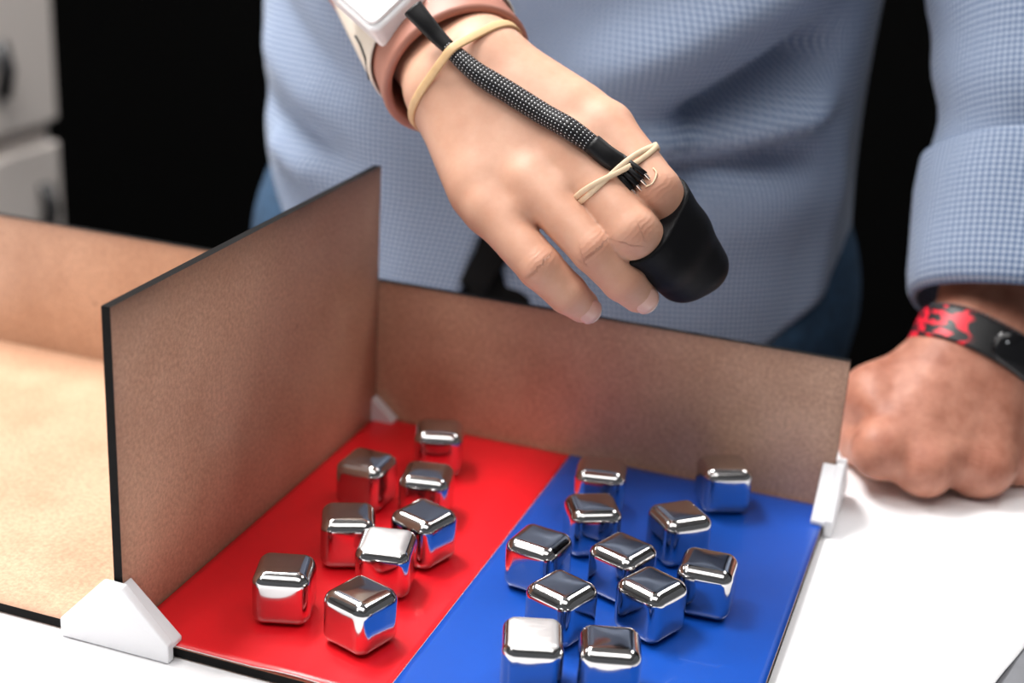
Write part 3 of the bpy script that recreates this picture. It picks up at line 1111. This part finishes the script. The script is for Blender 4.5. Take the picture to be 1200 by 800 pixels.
def nail(pts, rs, wid, tilt):
    ax = nrm(pts[3] - pts[2])
    dr = nrm(CAMD - (CAMD @ ax) * ax)
    sd = np.cross(ax, dr)
    c = pts[3] + ax * 1.0 * mm
    r = rs[3] + 0.25 * mm
    V, F, mi_ = [], [], []
    nu, nv = 15, 15
    for i in range(nu):
        for j in range(nv):
            u = -1 + 2 * i / (nu - 1)
            v = -1 + 2 * j / (nv - 1)
            hw = wid * (1 - 0.10 * v * v) * math.sqrt(max(0.0, 1 - max(0, abs(v) - 0.45) ** 2 / 0.34))
            ang = u * hw
            z = v * 5.4 * mm
            rr_ = r - (0.05 if v < 0.5 else 0.02) * mm - 0.00022 * (z / (5.4 * mm) + 0.2) ** 2 * 2.4 - max(0, v - .2) * tilt * mm
            V.append(c + ax * (z + 0.8 * mm) + (dr * math.cos(ang) + sd * math.sin(ang)) * rr_)
    for i in range(nu - 1):
        for j in range(nv - 1):
            a_ = i * nv + j
            F.append((a_, a_ + nv, a_ + nv + 1, a_ + 1)); mi_.append(1 if j >= nv - 3 else 0)
    o = mesh_obj('fingernail', V, F, MAT['nail'])
    o.data.materials.append(MAT['nail_rim'])
    o.data.polygons.foreach_set('material_index', mi_)
    md = o.modifiers.new('thickness', 'SOLIDIFY'); md.thickness = 0.0006; md.offset = 0
    return pparent(o)


nail(*FG['ring'], 0.80, 1.6)
nail(*FG['pinky'], 0.80, 1.6)


# ---- clothes
def shirt_fold(s, z):
    """cloth relief in metres; s = arc length from the front centre (+ towards the wearer's left), z = height"""
    d = 0.0

    def ridge(s0, z0, s1, z1, amp, wd, end=0.05):
        ax, az = s1 - s0, z1 - z0
        L = math.hypot(ax, az)
        ux, uz = ax / L, az / L
        t = (s - s0) * ux + (z - z0) * uz
        n = -(s - s0) * uz + (z - z0) * ux
        e = 1.0
        if t < 0:
            e = math.exp(-(t / end) ** 2)
        elif t > L:
            e = math.exp(-((t - L) / end) ** 2)
        return amp * e * math.exp(-(n / wd) ** 2)
    # deep overhanging fold at the wearer's left
    d += ridge(0.09, 0.198, 0.17, 0.252, 0.026, 0.022)
    d -= ridge(0.118, 0.158, 0.18, 0.198, 0.042, 0.014, 0.022)
    d += ridge(0.085, 0.138, 0.17, 0.160, 0.020, 0.010, 0.03)
    d -= ridge(0.065, 0.116, 0.16, 0.134, 0.020, 0.011, 0.03)
    d += ridge(0.09, 0.085, 0.19, 0.105, 0.006, 0.022)
    d += ridge(0.20, 0.00, 0.22, 0.09, 0.006, 0.018)
    # creases at the wearer's right
    d += ridge(-0.145, 0.100, -0.120, 0.090, 0.011, 0.012, 0.016)
    d -= ridge(-0.18, 0.124, -0.12, 0.112, 0.008, 0.010, 0.03)
    d += ridge(-0.16, 0.160, -0.12, 0.140, 0.007, 0.014, 0.03)
    d -= ridge(-0.17, 0.205, -0.10, 0.165, 0.006, 0.012, 0.03)
    d += ridge(-0.09, 0.20, -0.04, 0.02, 0.005, 0.026)
    d += 0.0035 * math.sin(9 * s + 11 * z + 1.0) + 0.0022 * math.sin(23 * s - 17 * z)
    return d


def build_shirt():
    nu, nv = 220, 120
    V, F, UV = [], [], []
    gap = 0.0
    for i in range(nu + 1):
        u = i / nu
        th = -math.pi + 0.0 + 2 * math.pi * u               # 0 = front... seam handled below
        # the two fronts part below the last button: th runs from front centre round to front centre
        th = 2 * math.pi * u
        for j in range(nv):
            v = j / (nv - 1)
            # hem: tails low at the front and back, high at the sides
            a = math.cos(2 * th)
            hem = -0.068 + (0.128 if th < math.pi else 0.235) * math.sin(th) ** 2
            z = hem + (0.61 - hem) * v
            # body outline half-sizes by height
            kz = np.interp(z, [-0.08, 0.0, 0.10, 0.25, 0.42, 0.52, 0.575, 0.61], [0.220, 0.220, 0.216, 0.214, 0.226, 0.222, 0.150, 0.075])
            kd = np.interp(z, [-0.08, 0.0, 0.10, 0.25, 0.42, 0.52, 0.575, 0.61], [0.132, 0.130, 0.130, 0.132, 0.136, 0.120, 0.095, 0.070])
            pw = 2.35
            c, s_ = math.cos(th), math.sin(th)
            e = (abs(c) ** pw + abs(s_) ** pw) ** (-1 / pw)
            sarc = (th if th < math.pi else th - 2 * math.pi)
            sarc_m = sarc * 0.185
            f = shirt_fold(sarc_m, z) * max(0.0, min(1.0, (0.52 - z) / 0.1))
            r_ = 1.0
            x = (kz * e * s_) + f * s_
            y = -(kd * e * c) - f * c
            # opening: fronts fall apart below z = 0.075 on the wearer's middle
            op = max(0.0, (0.085 - z)) * 0.30
            x += math.copysign(op, math.sin(th) if 0 < i < nu else (1 if i == 0 else -1)) * math.exp(-(sarc_m / 0.07) ** 2)
            V.append((TC[0] + 0.004 + x, TC[1] + y, z))
            UV.append((sarc * 0.185, z))
    for i in range(nu):
        for j in range(nv - 1):
            a = i * nv + j
            F.append((a, a + nv, a + nv + 1, a + 1))
    uv = np.array(UV)
    o = mesh_obj('shirt', V, F, MAT['shirt'], None, True, None)
    ul = o.data.uv_layers.new(name='UVMap')
    # arc position runs on monotonically: rebuild from the loop index
    k = 0
    for p in o.data.polygons:
        i = p.index // (nv - 1)
        for li in p.loop_indices:
            vi = o.data.loops[li].vertex_index
            ii, jj = divmod(vi, nv)
            ul.data[li].uv = (ii / nu * 2 * math.pi * 0.20, V[vi][2])
    md = o.modifiers.new('thickness', 'SOLIDIFY'); md.thickness = 0.0012; md.offset = 1
    return pparent(o), V, nu, nv


shirt, SV, snu, snv = build_shirt()


def front_strip(width, lift, z0, z1, s_off, name, mat, par):
    """strip of cloth lying on the shirt front, following its surface"""
    zs = np.linspace(z0, z1, 40)
    A = np.array(SV).reshape(snu + 1, snv, 3)
    P = []
    for z in zs:
        col = A[0]
        k = np.argmin(np.abs(col[:, 2] - z))
        a_, b_ = A[0][k], A[3][k]
        t_ = nrm(b_ - a_)
        n_ = nrm(np.cross(t_, [0, 0, 1.0]))
        if n_[1] > 0:
            n_ = -n_
        P.append((a_, t_, n_))
    V, F, UV = [], [], []
    for (a_, t_, n_), z in zip(P, zs):
        for q, (w_, l_) in enumerate(((-width / 2, 0.0002), (-width / 2, lift), (width / 2, lift), (width / 2, 0.0002))):
            V.append(np.array([a_[0] + s_off + w_ - (0.3 * max(0, 0.085 - z)), a_[1] - l_ - 0.0012, z])); UV.append((w_, z))
    n = len(zs)
    for i in range(n - 1):
        for q in range(3):
            F.append((i * 4 + q, i * 4 + q + 1, i * 4 + 5 + q, i * 4 + 4 + q))
    o = mesh_obj(name, V, F, mat, None, True, np.array(UV))
    o.parent = par
    o.matrix_parent_inverse = par.matrix_parent_inverse.copy()
    return o, P


plk, PP = front_strip(0.036, 0.0055, 0.07, 0.50, 0.030, 'placket', MAT['shirt'], shirt)
for zb in (0.128, 0.222, 0.315, 0.41):
    k = int(round((zb - 0.06) / 0.44 * 39))
    a_, t_, n_ = PP[k]
    bm = bmesh.new()
    bmesh.ops.create_cone(bm, cap_ends=True, segments=20, radius1=0.0055, radius2=0.0048, depth=0.002)
    mt = Matrix.Translation((a_[0] + 0.030, a_[1] - 0.0076, zb)) @ Matrix.Rotation(math.radians(90), 4, 'X')
    bmesh.ops.transform(bm, matrix=mt, verts=bm.verts)
    bt = bm_obj('button', bm, MAT['button'])
    bt.parent = shirt
    bt.matrix_parent_inverse = shirt.matrix_parent_inverse.copy()


def cloth_tube(name, P, ra, rb, ref, mat, rel, nseg=64, th=0.0014):
    """sleeve: ellipse sweep with a relief function rel(angle, length) and metric UVs"""
    P = np.asarray(P, float); n = len(P)
    T, S, N = frames(P, ref)
    L = np.concatenate([[0], np.cumsum(np.linalg.norm(np.diff(P, axis=0), axis=1))])
    V, F = [], []
    for i in range(n):
        for j in range(nseg):
            t = 2 * math.pi * j / nseg
            f = rel(t, L[i])
            V.append(P[i] + S[i] * (ra[i] + f) * math.cos(t) + N[i] * (rb[i] + f) * math.sin(t))
    for i in range(n - 1):
        for j in range(nseg):
            k = (j + 1) % nseg
            F.append((i * nseg + j, i * nseg + k, (i + 1) * nseg + k, (i + 1) * nseg + j))
    o = mesh_obj(name, V, F, mat, None, True, None)
    ul = o.data.uv_layers.new(name='UVMap')
    rad = float(np.mean(ra + rb) / 2)
    for p in o.data.polygons:
        j = p.index % nseg
        for li in p.loop_indices:
            vi = o.data.loops[li].vertex_index
            ii, jj = divmod(vi, nseg)
            if j == nseg - 1 and jj == 0:
                jj = nseg
            ul.data[li].uv = (jj / nseg * 2 * math.pi * rad, L[ii])
    md = o.modifiers.new('thickness', 'SOLIDIFY'); md.thickness = th; md.offset = 0
    return pparent(o)


# left sleeve: rolled cuff above the wrist band, arm going up to the shoulder
c0, c1, c2, c3 = at(1186, 362, .852), at(1205, 200, .868), at(1214, 0, .89), LEL
pth = catmull([c1 - (c1 - c2) * -0.12, c2, c3, SHL + np.array([0.0, 0, 0.0])], 14)
n = len(pth)
rads = np.interp(np.arange(n) / (n - 1), [0, 0.3, 0.6, 1], [0.054, 0.058, 0.064, 0.075])


def rel_sl(t, L):
    return 0.0016 * math.sin(3 * t + L * 30) + 0.0022 * math.sin(2 * t - L * 55 + 1) + 0.0016 * math.sin(L * 120 + 2.5 * math.sin(t))


cloth_tube('sleeve', pth, rads, rads, CAMD, MAT['shirt'], rel_sl)
pth = catmull([c0, c0 * .5 + c1 * .5, c1, c1 + (c2 - c1) * 0.06], 8)
n = len(pth)
rads = np.interp(np.arange(n) / (n - 1), [0, 0.04, 0.12, 0.5, 0.9, 0.97, 1], [0.0545, 0.0575, 0.059, 0.060, 0.0565, 0.0560, 0.0545])


def rel_cf(t, L):
    return 0.0010 * math.sin(2 * t + 1.0) + 0.0008 * math.sin(5 * t + L * 40)


cuffo = cloth_tube('rolled_sleeve_cuff', pth, rads, rads, CAMD, MAT['shirt'], rel_cf, th=0.003)
# right sleeve: shoulder to rolled end above the elbow
pth = catmull([ELB + FA * -0.02 + np.array([0, .01, .02]), ELB * .55 + SHR * .45, SHR], 10)
rads = np.linspace(0.058, 0.075, len(pth))
cloth_tube('sleeve', pth, rads, rads, CAMD, MAT['shirt'], rel_sl)


def jeans():
    def f(P):
        def ell(c, r):
            q = (P - np.array(c)) / np.array(r)
            return (np.linalg.norm(q, axis=1) - 1) * min(r)
        d = ell((TC[0], TC[1] + 0.015, 0.03), (0.214, 0.122, 0.16))
        for s in (-1, 1):
            d = smin(d, chain(P, [np.array([TC[0] + s * .108, TC[1] + .005, 0.0]), np.array([TC[0] + s * .105, TC[1], -0.38]), np.array([TC[0] + s * .11, TC[1] + .03, FLOOR_Z + 0.07])], [0.120, 0.084, 0.068]), 0.03)
        d = np.maximum(d, P[:, 2] - 0.13)
        return np.maximum(d, FLOOR_Z + 0.05 - P[:, 2])
    V, F = surface(f, (-0.25, 0.10, FLOOR_Z + 0.02), (0.26, 0.46, 0.16), 0.007)
    return pparent(mesh_obj('jeans', V, F, MAT['denim']))


jeans()
# dark belt tongue that shows where the shirt fronts part
bt0 = np.array([TC[0] - 0.012, TC[1] - 0.122, 0.075])
bl = sweep('belt_tongue', catmull([bt0 + [0.030, -0.012, 0.0], bt0 + [0.019, -0.018, -0.022], bt0 + [0.010, -0.018, -0.042]], 6), (0, -1, 0.2), 0.0105, 0.0022, MAT['black_cloth'], None, 12, sq=5)
pparent(bl)
fl = sweep('trouser_fly', catmull([bt0 + [0.034, 0.012, 0.02], bt0 + [0.034, -0.006, -0.04], bt0 + [0.030, -0.004, -0.12]], 6), (0, -1, 0.1), 0.034, 0.006, MAT['black_cloth'], None, 14, sq=3)
pparent(fl)

# ------------------------------------------------------------------ worn things on the right arm
# salmon cuff round the wrist
RIM = WR + FA * 0.016 - DOR * 0.003 - ACR * 0.003


def tube_wall(name, P, ra, rb, ref, wall, mat, nseg=64):
    """open tube with wall thickness and a rounded rim at P[0]"""
    P = np.asarray(P, float)
    T, S, N = frames(P, ref)
    n = len(P)
    ring = []
    for i in range(n - 1, -1, -1):
        ring.append((P[i], S[i], N[i], ra[i], rb[i]))
    for a_ in (30, 60, 90, 120, 150):
        t = math.radians(a_)
        off = wall / 2 * math.cos(t) - wall / 2
        ring.append((P[0] - T[0] * wall * 0.5 * math.sin(t), S[0], N[0], ra[0] + off, rb[0] + off))
    for i in range(n):
        ring.append((P[i], S[i], N[i], ra[i] - wall, rb[i] - wall))
    V, F = [], []
    for (p, s, nn, a_, b_) in ring:
        for j in range(nseg):
            t = 2 * math.pi * j / nseg
            V.append(p + s * a_ * math.cos(t) + nn * b_ * math.sin(t))
    m = len(ring)
    for i in range(m):
        ii = (i + 1) % m
        for j in range(nseg):
            k = (j + 1) % nseg
            F.append((i * nseg + j, i * nseg + k, ii * nseg + k, ii * nseg + j))
    o = mesh_obj(name, V, F, mat)
    bm = bmesh.new(); bm.from_mesh(o.data); bmesh.ops.recalc_face_normals(bm, faces=bm.faces); bm.to_mesh(o.data); bm.free()
    return o


cp = np.array([RIM + FA * t for t in np.linspace(0, 0.13, 12)])
tt = np.linspace(0, 1, 12)
cra = np.interp(tt, [0, 0.15, 0.4, 1], [0.0390, 0.0375, 0.0375, 0.042])
crb = np.interp(tt, [0, 0.15, 0.4, 1], [0.0335, 0.0320, 0.032, 0.038])
cuff = tube_wall('silicone_cuff', cp, cra, crb, DOR, 0.005, MAT['cuff'])
tag(cuff, 'salmon silicone cuff sleeve round the wrist of the reaching hand', 'cuff')


def along(t, a_, o_, lift=0.0):
    """point on the cuff: t metres up the arm, a_ degrees round from the back of the arm towards the thumb side"""
    A_ = math.radians(a_)
    ra_ = np.interp(t, np.linspace(0, .13, 12), cra) + o_
    rb_ = np.interp(t, np.linspace(0, .13, 12), crb) + o_
    return RIM + FA * t + ACR * ra_ * math.sin(A_) + DOR * rb_ * math.cos(A_)


# white device strapped on the back of the forearm
DC = at(437, -4, .735)
dx = nrm(at(503, 5, .735) - at(450, 57, .735))         # along its lower edge
dn = nrm(DOR * 0.9 + CAMD * 0.35)
dx = nrm(dx - (dx @ dn) * dn)
dy = np.cross(dn, dx)
if dy @ FA < 0:
    dy = -dy
dev = empty('wrist_device', tuple(DC))
tag(dev, 'white rounded plastic sensor box strapped to the forearm above the hand', 'device')


def oriented_box(name, c, hx, hy, hz, mat, parent, bev, seg=4):
    bm = bmesh.new()
    bmesh.ops.create_cube(bm, size=2.0)
    for v in bm.verts:
        v.co = Vector((v.co.x * hx, v.co.y * hy, v.co.z * hz))
    vert = [e for e in bm.edges if abs((e.verts[0].co - e.verts[1].co).normalized().z) > .9]
    bmesh.ops.bevel(bm, geom=vert, offset=bev, segments=seg, affect='EDGES', profile=0.5)
    top = [e for e in bm.edges if e.calc_length() > 0 and all(abs(abs(v.co.z) - hz) < 1e-7 for v in e.verts) and e.is_boundary is False and len({round(f.normal.z, 2) for f in e.link_faces}) > 1]
    bmesh.ops.bevel(bm, geom=top, offset=min(0.0022, hz * .6), segments=3, affect='EDGES', profile=0.5)
    Mx = Matrix.Identity(4)
    for i in range(3):
        Mx[i][0], Mx[i][1], Mx[i][2], Mx[i][3] = dx[i], dy[i], dn[i], c[i]
    bmesh.ops.transform(bm, matrix=Mx, verts=bm.verts)
    o = bm_obj(name, bm, mat, None, True)
    md = o.modifiers.new('wn', 'WEIGHTED_NORMAL')
    o.parent = parent
    if parent is not None:
        o.matrix_parent_inverse = Matrix.Translation(parent.location).inverted()
    return o


CORN = at(450, 57, .716)                                # lower corner of the box
hx_, hy_, hz_ = 0.0165, 0.026, 0.0080
dcen = CORN + dx * hx_ + dy * hy_ + dn * 0.004
oriented_box('housing', dcen, hx_, hy_, hz_, MAT['device'], dev, 0.006)
oriented_box('lid', dcen + dn * (hz_ + 0.0006), hx_ - 0.0025, hy_ - 0.0025, 0.0014, MAT['device'], dev, 0.005)
# strap round the cuff under the box
sp = np.array([along(0.060, a_, 0.0012) for a_ in np.linspace(0, 360, 72, endpoint=False)])
st = sweep('strap', sp, FA, 0.0010, 0.0400, MAT['strap'], None, 12, closed=True, sq=6)
st.parent = dev
st.matrix_parent_inverse = Matrix.Translation(dev.location).inverted()
bk = sweep('buckle_wire', np.array([along(0.026, -78, .0030), along(0.026, -58, .0030), along(0.036, -55, .0030), along(0.046, -56, .0030)]), DOR, 0.0006, 0.0006, MAT['metal_leg'], None, 8)
bk.parent = dev
bk.matrix_parent_inverse = Matrix.Translation(dev.location).inverted()

# ------------------------------------------------------------------ finger cover
CAPN = nrm((at(819, 304, .690) + at(797, 324, .686)) / 2 - (at(768, 224, .662) + at(741, 272, .653)) / 2)
CAPO = (at(798, 222, .66) + at(736, 303, .655)) / 2


def sdf_cap(P):
    a_, b_ = FG['index'], FG['middle']
    d = None
    for w_ in np.linspace(0, 1, 6):
        pts = [p0 * (1 - w_) + p1 * w_ for p0, p1 in zip(a_[0][1:], b_[0][1:])]
        rs_ = [r0 * (1 - w_) + r1 * w_ + 2.0 * mm for r0, r1 in zip(a_[1][1:], b_[1][1:])]
        rs_[2] += 1.2 * mm
        e = chain(P, pts, rs_, 4 * mm)
        d = e if d is None else smin(d, e, 3 * mm)
    n_ = CAPN
    cut = -((P - CAPO) @ n_) + 0.0
    return np.maximum(d, cut)


cpts = np.array([p for k in ('index', 'middle') for p in FG[k][0][1:]])
KV, KF = surface(sdf_cap, cpts.min(0) - 0.03, cpts.max(0) + 0.03, 1.0 * mm)
capo = mesh_obj('finger_cover', KV, KF, MAT['cap'])
tag(capo, 'black stretch cover pulled over the index and middle fingertips together', 'finger cover')


# ------------------------------------------------------------------ sensor cable
def on_hand(px, py, lift, t0=0.5, t1=0.85):
    d_ = nrm((px - 600) / FPX * RR - (py - 400) / FPX * UU + FW)
    p, n_ = march(sdf_hand, CP, d_, t0, t1)
    return p + n_ * lift, n_


cab_t = empty('sensor_cable', tuple(at(600, 112, .68)))
tag(cab_t, 'black braided cable running from the white box across the hand to the fingers', 'cable')


def cpar(o, par):
    o.parent = par
    o.matrix_parent_inverse = Matrix.Translation(par.location).inverted()
    return o


CR = 4.3 * mm
braid_px = [(529, 60), (560, 87), (600, 113), (640, 138), (668, 156), (694, 177)]
bp_ = [on_hand(px, py, CR * 0.8)[0] for px, py in braid_px]
dev_out = dcen + dx * (hx_ - 0.002) - dy * (hy_ - 0.012) + dn * 0.002
dep0 = (bp_[0] - CP) @ FW
flat = [at(484, 10, .690), at(497, 25, .689), at(512, 42, (dep0 + .690) / 2), bp_[0]]
fp = catmull(flat, 8)
cpar(sweep('cable_boot', fp, CAMD, np.linspace(5.0, 3.4, len(fp)) * mm, np.linspace(3.2, 3.0, len(fp)) * mm, MAT['shrink'], None, 16, sq=3), cab_t)
bpth = catmull(bp_, 14)
rb_ = np.interp(np.linspace(0, 1, len(bpth)), [0, .1, .3, .8, 1], [3.6, 4.3, 5.1, 4.9, 4.2]) * mm
cpar(sweep('braided_sleeve', bpth, CAMD, rb_, rb_ * .92, MAT['braid'], None, 28), cab_t)
h0, hn0 = on_hand(692, 175, CR * .85); h1, hn1 = on_hand(707, 188, CR * .8); h2, hn2 = on_hand(722, 200, 3.4 * mm)
hp = catmull([h0, h1, h2], 5)
cpar(sweep('heat_shrink', hp, CAMD, np.linspace(4.6, 4.9, len(hp)) * mm, np.linspace(4.2, 2.8, len(hp)) * mm, MAT['shrink'], None, 18, sq=2.6), cab_t)
pdir = nrm(at(750, 226, .648) - at(722, 200, .648))
pacr = nrm(np.cross(pdir, CAMD))
e0, _ = on_hand(728, 205, 3.2 * mm)
e1, _ = on_hand(750, 215, 3.2 * mm)
pdir = nrm(e1 - e0 + 0 * e0) if False else pdir
PIN_END = ((756, 204), (752, 211), (747, 217), (741, 222))
WIRE_END = ((762, 211), (759, 219), (752, 224), (746, 229))
for q in range(4):
    o_ = (1.5 - q) * 2.2 * mm
    sgn = 1.0 if pacr @ (at(756, 204, .65) - at(741, 222, .65)) > 0 else -1.0
    a_ = h2 + sgn * pacr * o_ - pdir * 2 * mm + CAMD * 0.5 * mm
    b_, nb_ = on_hand(*PIN_END[q], 3.0 * mm)
    b_ = at(*PIN_END[q], min((b_ - CP) @ FW, (h2 - CP) @ FW + 0.0005))
    cpar(sweep('pin_sleeve', [a_, (a_ + b_) / 2, b_], CAMD, 1.25 * mm, 1.45 * mm, MAT['shrink'], None, 12, sq=3), cab_t)
    c_ = at(*WIRE_END[q], (b_ - CP) @ FW + 0.0012)
    cpar(sweep('wire_tip', catmull([b_ - pdir * mm, (b_ + c_) / 2 + CAMD * .3 * mm, c_], 4), CAMD, 0.75 * mm, 0.75 * mm, MAT['wire'], None, 10), cab_t)
tp = [on_hand(px, py, 0.7 * mm)[0] for px, py in ((757, 219), (764, 216), (768, 210), (769, 203), (765, 198))]
cpar(sweep('loose_thread', catmull(tp, 5), CAMD, 0.35 * mm, 0.35 * mm, MAT['rubber_pale'], None, 8), cab_t)


# ------------------------------------------------------------------ rubber bands
def hull2(Q):
    idx = np.lexsort((Q[:, 1], Q[:, 0]))
    def half(ids):
        h = []
        for i in ids:
            while len(h) >= 2 and np.cross(Q[h[-1]] - Q[h[-2]], Q[i] - Q[h[-1]]) <= 0:
                h.pop()
            h.append(i)
        return h
    return Q[half(idx)[:-1] + half(idx[::-1])[:-1]]


def cable_d(P):
    d = None
    for i in range(len(bpth) - 1):
        e = cone_sdf(P, bpth[i], bpth[i + 1], rb_[i], rb_[i + 1])
        d = e if d is None else np.minimum(d, e)
    e = np.minimum(cone_sdf(P, h0, h1, 4.6 * mm, 4.4 * mm), cone_sdf(P, h1, h2, 4.4 * mm, 3.4 * mm))
    return np.minimum(d, e)


def loop(f, c, axis, up, lift, n=140, rmax=0.07):
    """closed stretched loop round f in the plane through c"""
    axis = nrm(axis)
    e1 = nrm(up - (up @ axis) * axis)
    e2 = np.cross(axis, e1)
    Q = []
    rs_ = np.linspace(0.002, rmax, 340)
    for t in np.linspace(0, 2 * np.pi, n, endpoint=False):
        d_ = e1 * math.cos(t) + e2 * math.sin(t)
        v = f(c + rs_[:, None] * d_)
        k = np.where(v < 0)[0]
        r = rs_[k[-1]] if len(k) else 0.004
        Q.append((math.cos(t) * (r + lift), math.sin(t) * (r + lift)))
    Hh = hull2(np.array(Q))
    # resample evenly
    Hc = np.vstack([Hh, Hh[:1]])
    L = np.concatenate([[0], np.cumsum(np.linalg.norm(np.diff(Hc, axis=0), axis=1))])
    s = np.linspace(0, L[-1], 96, endpoint=False)
    X = np.interp(s, L, Hc[:, 0]); Y = np.interp(s, L, Hc[:, 1])
    for _ in range(2):
        X = (np.roll(X, 1) + 2 * X + np.roll(X, -1)) / 4; Y = (np.roll(Y, 1) + 2 * Y + np.roll(Y, -1)) / 4
    return c + X[:, None] * e1 + Y[:, None] * e2, e1, e2


wrist_f = lambda P: np.minimum(sdf_palm(P), cable_d(P))
b1a, b1b = at(492, 146, .716), at(604, 46, .716)
bc = (b1a + b1b) / 2 + FW * 0.006
bax = np.cross(nrm(b1b - b1a), nrm(CAMD + 0.28 * UU - .12 * RR))
LP, _, _ = loop(wrist_f, bc, bax, CAMD, 0.9 * mm)
r1 = sweep('rubber_band', LP, nrm(bax), 0.8 * mm, 2.2 * mm, MAT['rubber'], None, 12, closed=True, sq=4)
tag(r1, 'single tan rubber band round the wrist holding the braided cable', 'rubber band')


def two_f(P):
    d = np.minimum(chain(P, FG['index'][0][:2], FG['index'][1][:2]), chain(P, FG['middle'][0][:2], FG['middle'][1][:2]))
    return np.minimum(d, cable_d(P))


b2a, b2b = at(676, 234, .656), at(767, 172, .66)
bc2 = (b2a + b2b) / 2 + FW * 0.012
ax2 = np.cross(nrm(b2b - b2a), CAMD)
r2 = empty('rubber_band', tuple(bc2))
for q in (0, 1):
    LP, _, _ = loop(two_f, bc2, ax2, CAMD, (1.0 + 0.2 * q) * mm, rmax=0.05)
    tw = np.sin(np.linspace(0, 2 * np.pi, len(LP), endpoint=False) * 2 + q * math.pi + 0.5)
    LP = LP + nrm(ax2) * (tw * 1.5 * mm)[:, None]
    o = sweep('strand', LP, nrm(ax2), 0.7 * mm, 1.25 * mm, MAT['rubber_pale'], None, 10, closed=True, sq=4)
    cpar(o, r2)
tag(r2, 'doubled twisted pale rubber band round the two fingers below the black cover', 'rubber band')

# ------------------------------------------------------------------ fitness band on the left wrist
fbn = empty('fitness_band', tuple(LW))
tag(fbn, 'black wrist band with red print and glossy oval tracker above the fist', 'fitness band')
fc = LW - LFA * 0.010
l_a, l_b = at(1072, 372, .838), at(1200, 446, .838)
fax = np.cross(nrm(l_b - l_a), nrm(CAMD + 0.35 * UU))
if fax @ LFA < 0:
    fax = -fax
FP, fe1, fe2 = loop(sdf_fist, fc, fax, CAMD, 1.3 * mm, rmax=0.06)
fbs = sweep('strap', FP, nrm(fax), 1.3 * mm, 10.5 * mm, MAT['bandprint'], None, 16, closed=True, sq=6)
cpar(fbs, fbn)
nvv = len(fbs.data.vertices)
co = np.zeros(nvv * 3); fbs.data.vertices.foreach_get('co', co); co = co.reshape(-1, 3)
pxs = 600 + FPX * ((co - CP) @ RR) / ((co - CP) @ FW)
side = (co - fc) @ -LAC
pm = np.clip(((co - fc) @ LAC - 0.015) / 0.002, 0, 1)
a_ = fbs.data.attributes.new('print_mask', 'FLOAT', 'POINT'); a_.data.foreach_set('value', pm.astype(np.float32))
# tracker pod on the back of the wrist
tl = nrm(l_b - l_a)
front = np.array([p for p in FP if (p - fc) @ CAMD > 0])
order = np.argsort(front @ tl)
front = front[order]
sel = [p for p in front if -0.006 < (p - fc) @ tl < 0.034]
sel = np.array(sel)
sel = catmull(sel[np.linspace(0, len(sel) - 1, 6).astype(int)], 8) + CAMD * 1.6 * mm
tpr = np.linspace(-1, 1, len(sel))
prof = np.sqrt(np.clip(1 - np.abs(tpr) ** 5, 0.02, 1))
cpar(sweep('tracker', sel, CAMD, 10.0 * mm * prof, 4.0 * mm * prof, MAT['gloss_black'], None, 24, sq=3), fbn)
bm = bmesh.new()
bmesh.ops.create_icosphere(bm, subdivisions=2, radius=0.0011, matrix=Matrix.Translation(Vector(sel[7] + CAMD * 3.4 * mm + nrm(fax) * 2 * mm)))
cpar(bm_obj('sensor_dot', bm, MAT['led'], None, True), fbn)
bm = bmesh.new()
for p in front[::1]:
    q = p + nrm(fax) * 11.2 * mm + CAMD * 0.6 * mm
    bmesh.ops.create_icosphere(bm, subdivisions=1, radius=0.0013, matrix=Matrix.Translation(Vector(q)))
bo = cpar(bm_obj('bead_edge', bm, MAT['bead'], None, True), fbn)
bo['kind'] = 'stuff'
